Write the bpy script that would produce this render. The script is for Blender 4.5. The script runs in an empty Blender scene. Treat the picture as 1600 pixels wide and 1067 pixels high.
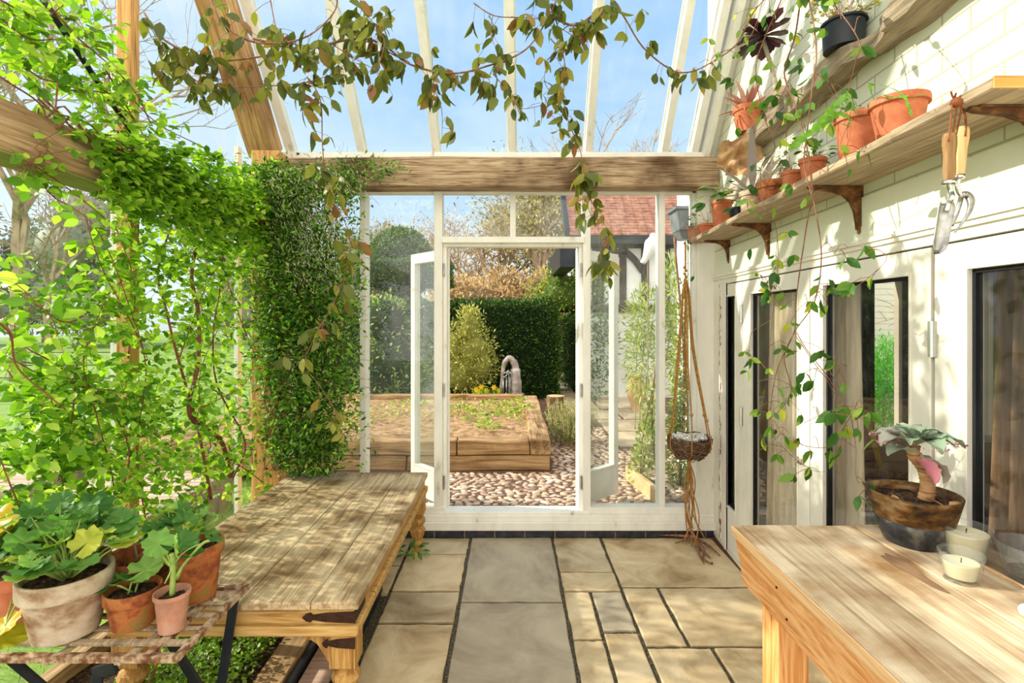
import bpy, math, random
import numpy as np
from mathutils import Vector, Matrix, Quaternion
random.seed(7); RNG = np.random.default_rng(11)
COL = bpy.context.scene.collection
F, CX, CY, CH = 800.0, 798.0, 497.0, 1.65     # focal length in px, principal point, eye height

def P(px, py, d):                 # pixel at a known distance -> world point
    return Vector(((px-CX)/F*d, d, CH-(py-CY)/F*d))
def PZ(px, py, z):                # pixel on a horizontal plane
    return P(px, py, (CH-z)*F/(py-CY))
def PXP(px, py, x):               # pixel on a plane x = const
    return P(px, py, x*F/(px-CX))
def WR(y, off, z):                # point at the house wall (slightly skew plane), off = distance in front
    return Vector((1.311+0.05875*y-off, y, z))
def wy(px, off=0.0):
    return (1.311-off)/((px-CX)/F-0.05875)
def fx(px): return (px-CX)/206.0
def fz(py): return CH-(py-CY)/206.0
V = Vector

# ---------------------------------------------------------------- materials
def newmat(name):
    m = bpy.data.materials.new(name); m.use_nodes = True
    nt = m.node_tree; nt.nodes.clear()
    out = nt.nodes.new('ShaderNodeOutputMaterial')
    return m, nt, out
def N(nt, t, **kw):
    n = nt.nodes.new(t)
    for k, v in kw.items():
        if k in n.inputs: n.inputs[k].default_value = v
        else: setattr(n, k, v)
    return n
def ramp(nt, stops):
    r = nt.nodes.new('ShaderNodeValToRGB')
    el = r.color_ramp.elements
    while len(el) < len(stops): el.new(0.5)
    for e, (p, c) in zip(el, stops):
        e.position = p; e.color = (c[0], c[1], c[2], 1)
    return r
def srgb(r, g, b):
    f = lambda c: (c/255/12.92) if c/255 <= 0.04045 else ((c/255+0.055)/1.055)**2.4
    return (f(r), f(g), f(b))
def mat(name, stops, scale=(4, 4, 4), detail=6, rough=0.7, bump=0.0, bscale=None, metal=0.0, spec=0.3, dist=0.0):
    """noise-coloured principled material; stops = [(pos, srgb tuple)]"""
    m, nt, out = newmat(name); L = nt.links
    tc = N(nt, 'ShaderNodeTexCoord'); mp = N(nt, 'ShaderNodeMapping'); mp.inputs['Scale'].default_value = scale
    L.new(tc.outputs['Object'], mp.inputs['Vector'])
    no = N(nt, 'ShaderNodeTexNoise', Scale=1.0, Detail=detail, Roughness=0.62, Distortion=dist)
    L.new(mp.outputs[0], no.inputs['Vector'])
    r = ramp(nt, [(p, srgb(*c)) for p, c in stops]); L.new(no.outputs['Fac'], r.inputs['Fac'])
    b = N(nt, 'ShaderNodeBsdfPrincipled', Roughness=rough, Metallic=metal)
    b.inputs['Specular IOR Level'].default_value = spec
    L.new(r.outputs[0], b.inputs['Base Color'])
    if bump:
        bp = N(nt, 'ShaderNodeBump', Strength=bump, Distance=0.01)
        if bscale:
            n2 = N(nt, 'ShaderNodeTexNoise', Scale=bscale, Detail=4.0); L.new(tc.outputs['Object'], n2.inputs['Vector'])
            L.new(n2.outputs['Fac'], bp.inputs['Height'])
        else: L.new(no.outputs['Fac'], bp.inputs['Height'])
        L.new(bp.outputs[0], b.inputs['Normal'])
    L.new(b.outputs[0], out.inputs['Surface'])
    return m
def woodmat(name, stops, axis=1, fine=1.0, rough=0.7, bump=0.35, rings=0.0, blot=None, rot=None):
    """long-grained timber: fibres run along local axis"""
    m, nt, out = newmat(name); L = nt.links
    tc = N(nt, 'ShaderNodeTexCoord')
    s1 = [42*fine]*3; s1[axis] = 2.6*fine
    s2 = [190*fine]*3; s2[axis] = 5*fine
    mp1 = N(nt, 'ShaderNodeMapping'); mp1.inputs['Scale'].default_value = s1
    mp2 = N(nt, 'ShaderNodeMapping'); mp2.inputs['Scale'].default_value = s2
    n1 = N(nt, 'ShaderNodeTexNoise', Scale=1.0, Detail=5.0, Roughness=0.6, Distortion=1.2+rings)
    n2 = N(nt, 'ShaderNodeTexNoise', Scale=1.0, Detail=3.0, Roughness=0.6)
    src = tc.outputs['Object']
    if rot:
        m0 = N(nt, 'ShaderNodeMapping'); m0.inputs['Rotation'].default_value = rot; L.new(src, m0.inputs['Vector']); src = m0.outputs[0]
    for mp, n in ((mp1, n1), (mp2, n2)):
        L.new(src, mp.inputs['Vector']); L.new(mp.outputs[0], n.inputs['Vector'])
    mix = N(nt, 'ShaderNodeMath', operation='ADD'); mu = N(nt, 'ShaderNodeMath', operation='MULTIPLY'); mu.inputs[1].default_value = 0.35
    sb = N(nt, 'ShaderNodeMath', operation='SUBTRACT'); sb.inputs[1].default_value = 0.175
    L.new(n2.outputs['Fac'], mu.inputs[0]); L.new(n1.outputs['Fac'], mix.inputs[0]); L.new(mu.outputs[0], mix.inputs[1]); L.new(mix.outputs[0], sb.inputs[0])
    r = ramp(nt, [(p, srgb(*c)) for p, c in stops]); L.new(sb.outputs[0], r.inputs['Fac'])
    b = N(nt, 'ShaderNodeBsdfPrincipled', Roughness=rough); b.inputs['Specular IOR Level'].default_value = 0.25
    col = r.outputs[0]
    if blot:
        n3 = N(nt, 'ShaderNodeTexNoise', Scale=blot[0], Detail=5.0); L.new(tc.outputs['Object'], n3.inputs['Vector'])
        r3 = ramp(nt, [(blot[1], (1, 1, 1)), (blot[2], srgb(*blot[3]))]); L.new(n3.outputs['Fac'], r3.inputs['Fac'])
        mx = N(nt, 'ShaderNodeMixRGB', blend_type='MULTIPLY'); mx.inputs[0].default_value = 1
        L.new(col, mx.inputs[1]); L.new(r3.outputs[0], mx.inputs[2]); col = mx.outputs[0]
    L.new(col, b.inputs['Base Color'])
    bp = N(nt, 'ShaderNodeBump', Strength=bump, Distance=0.006); L.new(sb.outputs[0], bp.inputs['Height']); L.new(bp.outputs[0], b.inputs['Normal'])
    L.new(b.outputs[0], out.inputs['Surface'])
    return m
def leafmat(name, stops, transl=0.45, rough=0.45, gloss=0.35, tcol=None):
    """leaf: colour per leaf from face attribute 'rnd', lit through from behind"""
    m, nt, out = newmat(name); L = nt.links
    at = N(nt, 'ShaderNodeAttribute', attribute_name='rnd')
    r = ramp(nt, [(p, srgb(*c)) for p, c in stops]); L.new(at.outputs['Fac'], r.inputs['Fac'])
    b = N(nt, 'ShaderNodeBsdfPrincipled', Roughness=rough); b.inputs['Specular IOR Level'].default_value = gloss
    L.new(r.outputs[0], b.inputs['Base Color'])
    t = N(nt, 'ShaderNodeBsdfTranslucent')
    hs = N(nt, 'ShaderNodeMixRGB', blend_type='MULTIPLY'); hs.inputs[0].default_value = 1.0
    hs.inputs[2].default_value = (*(tcol or (1.25, 1.35, 0.55)), 1)
    L.new(r.outputs[0], hs.inputs[1]); L.new(hs.outputs[0], t.inputs['Color'])
    mx = N(nt, 'ShaderNodeMixShader'); mx.inputs[0].default_value = transl
    L.new(b.outputs[0], mx.inputs[1]); L.new(t.outputs[0], mx.inputs[2]); L.new(mx.outputs[0], out.inputs['Surface'])
    return m
def glassmat(name, tint=(0.97, 0.99, 0.98), refl=0.35, dirt=0.04, dirtcol=(0.85, 0.88, 0.85)):
    m, nt, out = newmat(name); L = nt.links
    tr = N(nt, 'ShaderNodeBsdfTransparent'); tr.inputs[0].default_value = (*tint, 1)
    gl = N(nt, 'ShaderNodeBsdfGlossy', Roughness=0.02)
    fr = N(nt, 'ShaderNodeLayerWeight', Blend=0.5); pw = N(nt, 'ShaderNodeMath', operation='POWER'); pw.inputs[1].default_value = 4.5; L.new(fr.outputs['Facing'], pw.inputs[0])
    mu = N(nt, 'ShaderNodeMath', operation='MULTIPLY_ADD'); mu.inputs[1].default_value = refl*1.5; mu.inputs[2].default_value = refl*.07; mu.use_clamp = True
    L.new(pw.outputs[0], mu.inputs[0])
    mx = N(nt, 'ShaderNodeMixShader'); L.new(mu.outputs[0], mx.inputs[0]); L.new(tr.outputs[0], mx.inputs[1]); L.new(gl.outputs[0], mx.inputs[2])
    df = N(nt, 'ShaderNodeBsdfDiffuse'); df.inputs[0].default_value = (*dirtcol, 1)
    tc = N(nt, 'ShaderNodeTexCoord'); no = N(nt, 'ShaderNodeTexNoise', Scale=2.5, Detail=6.0, Roughness=0.7); L.new(tc.outputs['Object'], no.inputs['Vector'])
    mr = N(nt, 'ShaderNodeMapRange'); mr.inputs['From Min'].default_value = 0.35; mr.inputs['From Max'].default_value = 0.75
    mr.inputs['To Min'].default_value = dirt*0.4; mr.inputs['To Max'].default_value = dirt*2.2
    L.new(no.outputs['Fac'], mr.inputs['Value'])
    m2 = N(nt, 'ShaderNodeMixShader'); L.new(mr.outputs[0], m2.inputs[0]); L.new(mx.outputs[0], m2.inputs[1]); L.new(df.outputs[0], m2.inputs[2])
    L.new(m2.outputs[0], out.inputs['Surface'])
    return m
def brickmat(name, uv, c1, c2, mortar, bw, bh, ms=0.006, bump=0.6, rough=0.75, noise_=0.15, off=0.5):
    """uv = two axis letters of object space used as brick u, v"""
    m, nt, out = newmat(name); L = nt.links
    tc = N(nt, 'ShaderNodeTexCoord'); sx = N(nt, 'ShaderNodeSeparateXYZ'); cb = N(nt, 'ShaderNodeCombineXYZ')
    L.new(tc.outputs['Object'], sx.inputs[0]); L.new(sx.outputs[uv[0]], cb.inputs[0]); L.new(sx.outputs[uv[1]], cb.inputs[1])
    br = N(nt, 'ShaderNodeTexBrick'); br.offset = off
    br.inputs['Scale'].default_value = 1; br.inputs['Brick Width'].default_value = bw; br.inputs['Row Height'].default_value = bh
    br.inputs['Mortar Size'].default_value = ms; br.inputs['Mortar Smooth'].default_value = 0.3
    br.inputs['Color1'].default_value = (*srgb(*c1), 1); br.inputs['Color2'].default_value = (*srgb(*c2), 1); br.inputs['Mortar'].default_value = (*srgb(*mortar), 1)
    L.new(cb.outputs[0], br.inputs['Vector'])
    no = N(nt, 'ShaderNodeTexNoise', Scale=6.0, Detail=6.0); L.new(tc.outputs['Object'], no.inputs['Vector'])
    r = ramp(nt, [(0.3, (1-noise_,)*3), (0.7, (1, 1, 1))]); L.new(no.outputs['Fac'], r.inputs['Fac'])
    mx = N(nt, 'ShaderNodeMixRGB', blend_type='MULTIPLY'); mx.inputs[0].default_value = 1
    L.new(br.outputs['Color'], mx.inputs[1]); L.new(r.outputs[0], mx.inputs[2])
    b = N(nt, 'ShaderNodeBsdfPrincipled', Roughness=rough); b.inputs['Specular IOR Level'].default_value = 0.3
    L.new(mx.outputs[0], b.inputs['Base Color'])
    ad = N(nt, 'ShaderNodeMath', operation='MULTIPLY_ADD'); ad.inputs[1].default_value = -1.0
    L.new(br.outputs['Fac'], ad.inputs[0]); ns = N(nt, 'ShaderNodeMath', operation='MULTIPLY'); ns.inputs[1].default_value = 0.5
    L.new(no.outputs['Fac'], ns.inputs[0]); L.new(ns.outputs[0], ad.inputs[2])
    bp = N(nt, 'ShaderNodeBump', Strength=bump, Distance=0.008); L.new(ad.outputs[0], bp.inputs['Height']); L.new(bp.outputs[0], b.inputs['Normal'])
    L.new(b.outputs[0], out.inputs['Surface'])
    return m

# ---------------------------------------------------------------- object helpers
def acc(o):
    m = Matrix.Identity(4)
    while o is not None:
        m = Matrix.LocRotScale(o.location, o.rotation_euler, o.scale) @ m; o = o.parent
    return m
def tag(o, label=None, cat=None, group=None, kind=None):
    if label: o['label'] = label
    if cat: o['category'] = cat
    if group: o['group'] = group
    if kind: o['kind'] = kind
    return o
def thing(name, loc, label, cat, group=None, kind=None):
    o = bpy.data.objects.new(name, None); o.empty_display_size = 0.05; COL.objects.link(o); o.location = loc
    return tag(o, label, cat, group, kind)
def link(name, me, material, parent, smooth=False):
    mats = material if isinstance(material, (list, tuple)) else [material]
    for m in mats: me.materials.append(m)
    if smooth:
        me.polygons.foreach_set('use_smooth', np.ones(len(me.polygons), dtype=bool))
    n = len(me.vertices); co = np.empty(n*3, dtype=np.float32); me.vertices.foreach_get('co', co); co = co.reshape(-1, 3)
    o = bpy.data.objects.new(name, me); COL.objects.link(o)
    if parent is not None:
        o.parent = parent
        M = np.array(acc(parent).inverted()); co = co @ M[:3, :3].T + M[:3, 3]
    else:
        c = np.array([(co[:, 0].min()+co[:, 0].max())/2, (co[:, 1].min()+co[:, 1].max())/2, co[:, 2].min()])
        co = co-c; o.location = c
    me.vertices.foreach_set('co', co.astype(np.float32).ravel()); me.update()
    return o
class MB:
    def __init__(s): s.v = []; s.f = []; s.mi = []; s.m = 0
    def add(s, vs, fs):
        b = len(s.v); s.v += [tuple(v) for v in vs]
        for f in fs: s.f.append(tuple(i+b for i in f)); s.mi.append(s.m)
        return s
    def hexa(s, p):      # p: 8 points bottom loop 0-3, top loop 4-7
        return s.add(p, [(3, 2, 1, 0), (4, 5, 6, 7), (0, 1, 5, 4), (1, 2, 6, 5), (2, 3, 7, 6), (3, 0, 4, 7)])
    def box(s, x0, x1, y0, y1, z0, z1):
        return s.hexa([(x0, y0, z0), (x1, y0, z0), (x1, y1, z0), (x0, y1, z0), (x0, y0, z1), (x1, y0, z1), (x1, y1, z1), (x0, y1, z1)])
    def wbox(s, y0, y1, o0, o1, z0, z1):   # box against the skew house wall; o0 < o1 distances in front
        return s.hexa([WR(y0, o1, z0), WR(y0, o0, z0), WR(y1, o0, z0), WR(y1, o1, z0), WR(y0, o1, z1), WR(y0, o0, z1), WR(y1, o0, z1), WR(y1, o1, z1)])
    def bar(s, a, b, w, h, up=(0, 0, 1)):
        a = V(a); b = V(b); d = (b-a).normalized(); u = V(up)
        if abs(d.dot(u)) > 0.98: u = V((0, 1, 0))
        r = d.cross(u).normalized()*w/2; u2 = r.cross(d).normalized()*h/2
        return s.hexa([a-r-u2, a+r-u2, b+r-u2, b-r-u2, a-r+u2, a+r+u2, b+r+u2, b-r+u2])
    def tube(s, pts, rad, seg=6, cap=True):
        pts = [V(p) for p in pts]; n = len(pts)
        if not hasattr(rad, '__len__'): rad = [rad]*n
        vs = []; ref = None
        for i, p in enumerate(pts):
            t = (pts[min(i+1, n-1)]-pts[max(i-1, 0)])
            t = t.normalized() if t.length > 1e-9 else V((0, 0, 1))
            if ref is None: ref = t.orthogonal().normalized()
            ref = ref-t*ref.dot(t)
            ref = ref.normalized() if ref.length > 1e-6 else t.orthogonal().normalized()
            q = t.cross(ref)
            for k in range(seg):
                a = 2*math.pi*k/seg; vs.append(p+(ref*math.cos(a)+q*math.sin(a))*rad[i])
        fs = []
        for i in range(n-1):
            for k in range(seg):
                k2 = (k+1) % seg; fs.append((i*seg+k, i*seg+k2, (i+1)*seg+k2, (i+1)*seg+k))
        if cap: fs.append(tuple(range(seg-1, -1, -1))); fs.append(tuple((n-1)*seg+k for k in range(seg)))
        return s.add(vs, fs)
    def lathe(s, prof, c=(0, 0, 0), seg=28, close=True, wob=0.0, squash=None, M=None):
        vs = []; n = len(prof)
        for i, (r, z) in enumerate(prof):
            for k in range(seg):
                a = 2*math.pi*k/seg; rr = r*(1+wob*math.sin(3*a+1.3)+wob*.6*math.sin(5*a))
                p = V((rr*math.cos(a), rr*math.sin(a)*(squash or 1), z))
                if M is not None: p = M @ p
                vs.append(p+V(c))
        fs = []
        for i in range(n-1):
            for k in range(seg):
                k2 = (k+1) % seg; fs.append((i*seg+k, i*seg+k2, (i+1)*seg+k2, (i+1)*seg+k))
        if close: fs.append(tuple(range(seg-1, -1, -1))); fs.append(tuple((n-1)*seg+k for k in range(seg)))
        return s.add(vs, fs)
    def prism(s, poly, ax, a0, a1):        # poly of 2-D points extruded along axis ax between a0 and a1
        def mk(u, v, w): return {0: (w, u, v), 1: (u, w, v), 2: (u, v, w)}[ax]
        n = len(poly); vs = [mk(u, v, a0) for u, v in poly]+[mk(u, v, a1) for u, v in poly]
        fs = [tuple(range(n-1, -1, -1)), tuple(range(n, 2*n))]+[(i, (i+1) % n, n+(i+1) % n, n+i) for i in range(n)]
        return s.add(vs, fs)
    def blob(s, c, r, seg=10, rings=6, jit=0.0):
        c = V(c); rx, ry, rz = r if hasattr(r, '__len__') else (r, r, r); vs = [c+V((0, 0, -rz))]
        for i in range(1, rings):
            ph = math.pi*i/rings
            for k in range(seg):
                a = 2*math.pi*k/seg; j = 1+random.uniform(-jit, jit)
                vs.append(c+V((rx*math.sin(ph)*math.cos(a)*j, ry*math.sin(ph)*math.sin(a)*j, -rz*math.cos(ph)*j)))
        vs.append(c+V((0, 0, rz))); fs = []
        for k in range(seg):
            fs.append((0, 1+(k+1) % seg, 1+k)); t = 1+(rings-2)*seg; fs.append((len(vs)-1, t+k, t+(k+1) % seg))
        for i in range(rings-2):
            for k in range(seg):
                a = 1+i*seg; fs.append((a+k, a+(k+1) % seg, a+seg+(k+1) % seg, a+seg+k))
        return s.add(vs, fs)
    def mesh(s, name):
        me = bpy.data.meshes.new(name); me.from_pydata([tuple(v) for v in s.v], [], s.f)
        if any(s.mi): me.polygons.foreach_set('material_index', s.mi)
        return me
    def build(s, name, material, parent=None, smooth=False, bevel=0.0, sub=0, bseg=2, angle=None):
        o = link(name, s.mesh(name), material, parent, smooth)
        if bevel:
            b = o.modifiers.new('bevel', 'BEVEL'); b.width = bevel; b.segments = bseg; b.limit_method = 'ANGLE'; b.angle_limit = 0.6
        if sub:
            b = o.modifiers.new('sub', 'SUBSURF'); b.levels = sub; b.render_levels = sub
        if smooth and angle:
            try: o.data.set_sharp_from_angle(angle=angle)
            except Exception: pass
        return o
def noisy(o, amt, scale, sub=2):
    """subdivide the mesh and push it about so that hewn timber is not razor straight"""
    import bmesh
    from mathutils import noise as mn
    bm = bmesh.new(); bm.from_mesh(o.data)
    for _ in range(sub):
        L = [e for e in bm.edges if e.calc_length() > 0.09]
        if L: bmesh.ops.subdivide_edges(bm, edges=L, cuts=1, use_grid_fill=True)
    for v in bm.verts:
        q = (v.co+o.location)*scale; v.co += V((mn.noise(q), mn.noise(q+V((31, 7, 3))), mn.noise(q+V((5, 57, 11)))))*amt
    bm.to_mesh(o.data); bm.free(); o.data.update()
    return o
def spline(pts, n=8):             # Catmull-Rom through points
    pts = [V(p) for p in pts]; q = [pts[0]*2-pts[1]]+pts+[pts[-1]*2-pts[-2]]; out = []
    for i in range(1, len(q)-2):
        for k in range(n):
            t = k/n; a, b, c, d = q[i-1], q[i], q[i+1], q[i+2]
            out.append(0.5*((2*b)+(c-a)*t+(2*a-5*b+4*c-d)*t*t+(3*b-a-3*c+d)*t**3))
    out.append(pts[-1]); return out
def wiggle(pts, amt):
    out = [V(pts[0])]
    for p in pts[1:]: out.append(V(p)+V([random.gauss(0, amt) for _ in range(3)]))
    return out

# leaf templates: verts (side, along, lift), faces
def T_ovate(w=0.5, fold=0.12, droop=0.15, notch=0.0):
    ys = [0, .25, .55, .8, 1.0]; ws = [0, .42, .5, .3, 0]
    vs = []; fs = []
    mid = [(0, y, -droop*y*y) for y in ys]
    if notch: mid[0] = (0, 0, 0)
    vs += mid
    for sgn in (-1, 1):
        for i in (1, 2, 3): vs.append((sgn*ws[i]*w, ys[i]-(notch if i == 1 else 0), -droop*ys[i]**2+fold*ws[i]*2*w))
    l, r = 5, 8
    fs = [(0, 1, l), (1, 2, l+1, l), (2, 3, l+2, l+1), (3, 4, l+2), (0, r, 1), (1, r, r+1, 2), (2, r+1, r+2, 3), (3, r+2, 4)]
    return np.array(vs, float), fs
def T_quad(w=0.5, fold=0.1):
    return np.array([(0, 0, 0), (w/2, .5, fold), (0, 1, 0), (-w/2, .5, fold)], float), [(0, 1, 2), (0, 2, 3)]
def T_diamond(w=0.5):
    return np.array([(0, 0, 0), (w/2, .5, 0), (0, 1, 0), (-w/2, .5, 0)], float), [(0, 1, 2, 3)]
def T_round(lobes=5, n=25, scal=0.16, cup=0.18):
    vs = [(0, 0, 0)]; fs = []
    for ring, rr in ((1, .55), (2, 1.0)):
        for k in range(n):
            a = -math.pi/2+0.22+(2*math.pi-0.44)*k/(n-1)
            r = rr*0.55*(1+(scal*abs(math.cos(lobes*(a+math.pi/2)/2))-scal*.5 if ring == 2 else 0)+(0.04*math.cos(k*math.pi) if ring == 2 else 0))
            vs.append((r*math.cos(a), r*math.sin(a)+0.0, cup*rr*rr*(0.6+0.4*math.cos(lobes*(a+math.pi/2)))*0.6))
    for k in range(n-1):
        fs.append((0, 1+k, 2+k)); fs.append((1+k, 1+n+k, 2+n+k, 2+k))
    return np.array(vs, float), fs
def leaves(name, tpl, pos, dirs, size, material, parent=None, nrm=None, rnd=None, smooth=True, kind=None, roll=0.5):
    """one mesh of many leaves; dirs = pointing direction, nrm = rough facing, size = length"""
    tv, tf = tpl; pos = np.asarray(pos, float).reshape(-1, 3); n = len(pos)
    d = np.asarray(dirs, float).reshape(-1, 3); d = d/np.maximum(np.linalg.norm(d, axis=1, keepdims=True), 1e-6)
    if nrm is None: nrm = RNG.normal(size=(n, 3))*roll+np.array([0, 0, 1.0])
    nrm = np.asarray(nrm, float).reshape(-1, 3); sz = np.broadcast_to(np.asarray(size, float).reshape(-1), (n,)) if np.size(size) > 1 else np.full(n, float(size))
    s = np.cross(d, nrm); s /= np.maximum(np.linalg.norm(s, axis=1, keepdims=True), 1e-6); u = np.cross(s, d)
    k = len(tv)
    co = pos[:, None, :]+sz[:, None, None]*(tv[None, :, 0:1]*s[:, None, :]+tv[None, :, 1:2]*d[:, None, :]+tv[None, :, 2:3]*u[:, None, :])
    co = co.reshape(-1, 3)
    nl = sum(len(f) for f in tf); lt = np.array([len(f) for f in tf]); flat = np.concatenate([np.array(f) for f in tf])
    me = bpy.data.meshes.new(name); me.vertices.add(n*k); me.vertices.foreach_set('co', co.astype(np.float32).ravel())
    me.loops.add(n*nl); me.polygons.add(n*len(tf))
    me.loops.foreach_set('vertex_index', (flat[None, :]+np.arange(n)[:, None]*k).astype(np.int32).ravel())
    tot = np.tile(lt, n); me.polygons.foreach_set('loop_start', np.concatenate([[0], np.cumsum(tot)[:-1]]).astype(np.int32))
    try: me.polygons.foreach_set('loop_total', tot.astype(np.int32))
    except Exception: pass
    me.update(calc_edges=True)
    if rnd is None: rnd = RNG.random(n)
    at = me.attributes.new('rnd', 'FLOAT', 'FACE'); at.data.foreach_set('value', np.repeat(np.asarray(rnd, np.float32), len(tf)))
    o = link(name, me, material, parent, smooth)
    if kind: o['kind'] = kind
    return o
M = {}
M['oak_y'] = woodmat('weathered oak along y', [(0.25, (112, 84, 56)), (0.45, (170, 138, 100)), (0.6, (198, 168, 128)), (0.8, (214, 188, 150))], axis=1, blot=(1.6, .5, .75, (150, 140, 128)))
M['oak_x'] = woodmat('weathered oak along x', [(0.28, (92, 68, 46)), (0.42, (150, 122, 94)), (0.56, (184, 158, 126)), (0.75, (204, 182, 150))], axis=0, rings=2.2, fine=.6, blot=(2.6, .45, .7, (140, 122, 104)))
M['oak_z'] = woodmat('warm oak post', [(0.25, (140, 92, 48)), (0.45, (198, 146, 88)), (0.6, (220, 170, 108)), (0.8, (232, 190, 130))], axis=2)
M['moss'] = woodmat('mossy timber underside', [(0.3, (104, 104, 52)), (0.5, (140, 138, 80)), (0.7, (168, 162, 108))], axis=1)
M['sleeper'] = woodmat('garden sleeper', [(0.25, (84, 62, 38)), (0.42, (150, 116, 76)), (0.6, (186, 152, 108)), (0.8, (206, 176, 132))], axis=0, fine=.5, bump=.8, blot=(3, .45, .72, (150, 135, 110)))
M['sleeper_y'] = woodmat('garden sleeper lengthwise', [(0.25, (94, 72, 48)), (0.42, (160, 126, 86)), (0.6, (194, 162, 118)), (0.8, (212, 184, 142))], axis=1, fine=.5, bump=.8, blot=(3, .45, .72, (150, 135, 110)))
M['tabletop'] = woodmat('old waxed table top', [(0.2, (112, 88, 58)), (0.4, (172, 146, 110)), (0.58, (202, 180, 142)), (0.8, (220, 202, 168))], axis=1, fine=.8, bump=.2, blot=(5, .42, .68, (168, 150, 124)))
M['tableside'] = woodmat('honey table side', [(0.25, (128, 84, 36)), (0.45, (186, 138, 74)), (0.62, (208, 164, 98)), (0.8, (220, 184, 124))], axis=1, fine=.9)
M['tableside_x'] = woodmat('honey table end', [(0.25, (120, 84, 38)), (0.45, (182, 142, 82)), (0.62, (204, 168, 106)), (0.8, (216, 186, 128))], axis=0, fine=.9)
M['turned'] = woodmat('honey turned leg', [(0.25, (110, 74, 32)), (0.45, (170, 126, 66)), (0.62, (200, 156, 92)), (0.8, (214, 178, 116))], axis=2)
M['benchtop'] = woodmat('pale bench board', [(0.22, (142, 112, 82)), (0.38, (198, 172, 138)), (0.56, (224, 204, 172)), (0.8, (236, 222, 196))], axis=1, fine=.55, bump=.15, blot=(6, .42, .68, (186, 160, 130)))
M['pine'] = woodmat('new pine rail', [(0.25, (176, 104, 50)), (0.42, (212, 144, 84)), (0.58, (234, 178, 120)), (0.8, (240, 196, 144))], axis=1, fine=.6, rings=2.5, bump=.1)
M['pine_z'] = woodmat('new pine leg', [(0.25, (180, 108, 50)), (0.42, (214, 146, 82)), (0.58, (232, 176, 114)), (0.8, (240, 196, 142))], axis=2, fine=.6, rings=2, bump=.1)
M['edgewood'] = woodmat('worn bench edge', [(0.25, (196, 138, 84)), (0.5, (232, 188, 136)), (0.75, (244, 212, 168))], axis=1, bump=.2)
M['shelf'] = woodmat('grey shelf board', [(0.2, (92, 76, 58)), (0.42, (152, 132, 106)), (0.6, (184, 162, 132)), (0.8, (206, 184, 152))], axis=1, bump=.7, fine=.8)
M['ledge'] = woodmat('driftwood ledge', [(0.2, (78, 66, 52)), (0.42, (140, 124, 102)), (0.6, (168, 150, 124)), (0.8, (192, 174, 148))], axis=1, bump=1.0, fine=.5, rings=1.5)
M['endgrain'] = woodmat('sawn orange end grain', [(0.3, (190, 112, 48)), (0.5, (226, 154, 82)), (0.7, (238, 178, 112))], axis=0, bump=.3)
M['white'] = mat('cream gloss paint', [(0.35, (224, 221, 210)), (0.6, (238, 235, 226))], scale=(5, 5, 5), rough=.45, bump=.05)
M['white_old'] = mat('weathered cream paint', [(0.28, (184, 172, 154)), (0.37, (228, 225, 214)), (0.6, (239, 236, 227))], scale=(9, 9, 3), rough=.5, bump=.12)
M['doorpaint'] = mat('cream joinery paint', [(0.35, (224, 218, 202)), (0.6, (238, 233, 220))], scale=(3, 3, 3), rough=.4, bump=.03)
M['rustpaint'] = mat('flaking paint over rust', [(0.44, (118, 52, 32)), (0.48, (226, 220, 204)), (0.6, (236, 230, 214))], scale=(40, 40, 12), rough=.6, bump=.3)
M['wallpaint'] = brickmat('painted brick', ('Y', 'Z'), (226, 227, 208), (220, 222, 202), (182, 179, 156), .225, .075, ms=.004, bump=.45, rough=.5, noise_=.07)
M['frieze'] = mat('painted render frieze', [(0.3, (222, 224, 200)), (0.6, (234, 234, 214))], scale=(3, 3, 3), rough=.5, bump=.25)
M['plinth'] = mat('blue engineering brick', [(0.3, (34, 36, 42)), (0.6, (66, 68, 74)), (0.75, (92, 88, 84))], scale=(14, 14, 14), rough=.5, bump=.3)
M['mortar'] = mat('pale mortar', [(0.3, (150, 128, 104)), (0.7, (190, 168, 140))], scale=(20, 20, 20), bump=.4)
M['glass'] = glassmat('old window glass', dirt=.012)
M['oak_slope'] = woodmat('sloping oak rafter', [(0.25, (122, 84, 48)), (0.45, (176, 134, 88)), (0.6, (206, 168, 118)), (0.8, (224, 194, 150))], axis=1, rot=(.8796, 0, 0), blot=(1.6, .5, .75, (130, 110, 84)))
M['glass_dirty'] = glassmat('dusty window glass', dirt=.03)
M['glass_side'] = glassmat('sunlit dusty glass', dirt=.02, refl=.2)
M['glass_door'] = glassmat('dark double glazing', tint=(.95, .96, .95), refl=.5, dirt=.006)
M['glass_pot'] = glassmat('clear drinking glass', tint=(.985, .99, .985), refl=.5, dirt=.06)
M['gasket'] = mat('black gasket', [(0.4, (18, 20, 22)), (0.6, (30, 32, 34))])
M['stone'] = mat('york stone flag', [(0.28, (132, 112, 82)), (0.42, (168, 148, 116)), (0.56, (192, 174, 142)), (0.72, (212, 196, 164))], scale=(3.2, 3.2, 3.2), detail=9, rough=.75, bump=.35, dist=.6)
M['stone_b'] = mat('york stone flag buff', [(0.28, (146, 120, 84)), (0.42, (182, 158, 120)), (0.56, (206, 184, 146)), (0.72, (222, 204, 168))], scale=(3.6, 3.6, 3.6), detail=9, rough=.75, bump=.35, dist=.6)
M['stone_c'] = mat('york stone flag grey', [(0.28, (130, 116, 96)), (0.42, (158, 144, 122)), (0.56, (176, 162, 138)), (0.72, (190, 176, 150))], scale=(2.6, 2.6, 2.6), detail=9, rough=.75, bump=.3, dist=.6)
M['joint'] = mat('gritty joint earth', [(0.35, (50, 44, 34)), (0.55, (92, 84, 66)), (0.7, (140, 128, 104))], scale=(90, 90, 90), rough=.95, bump=.8)
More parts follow.
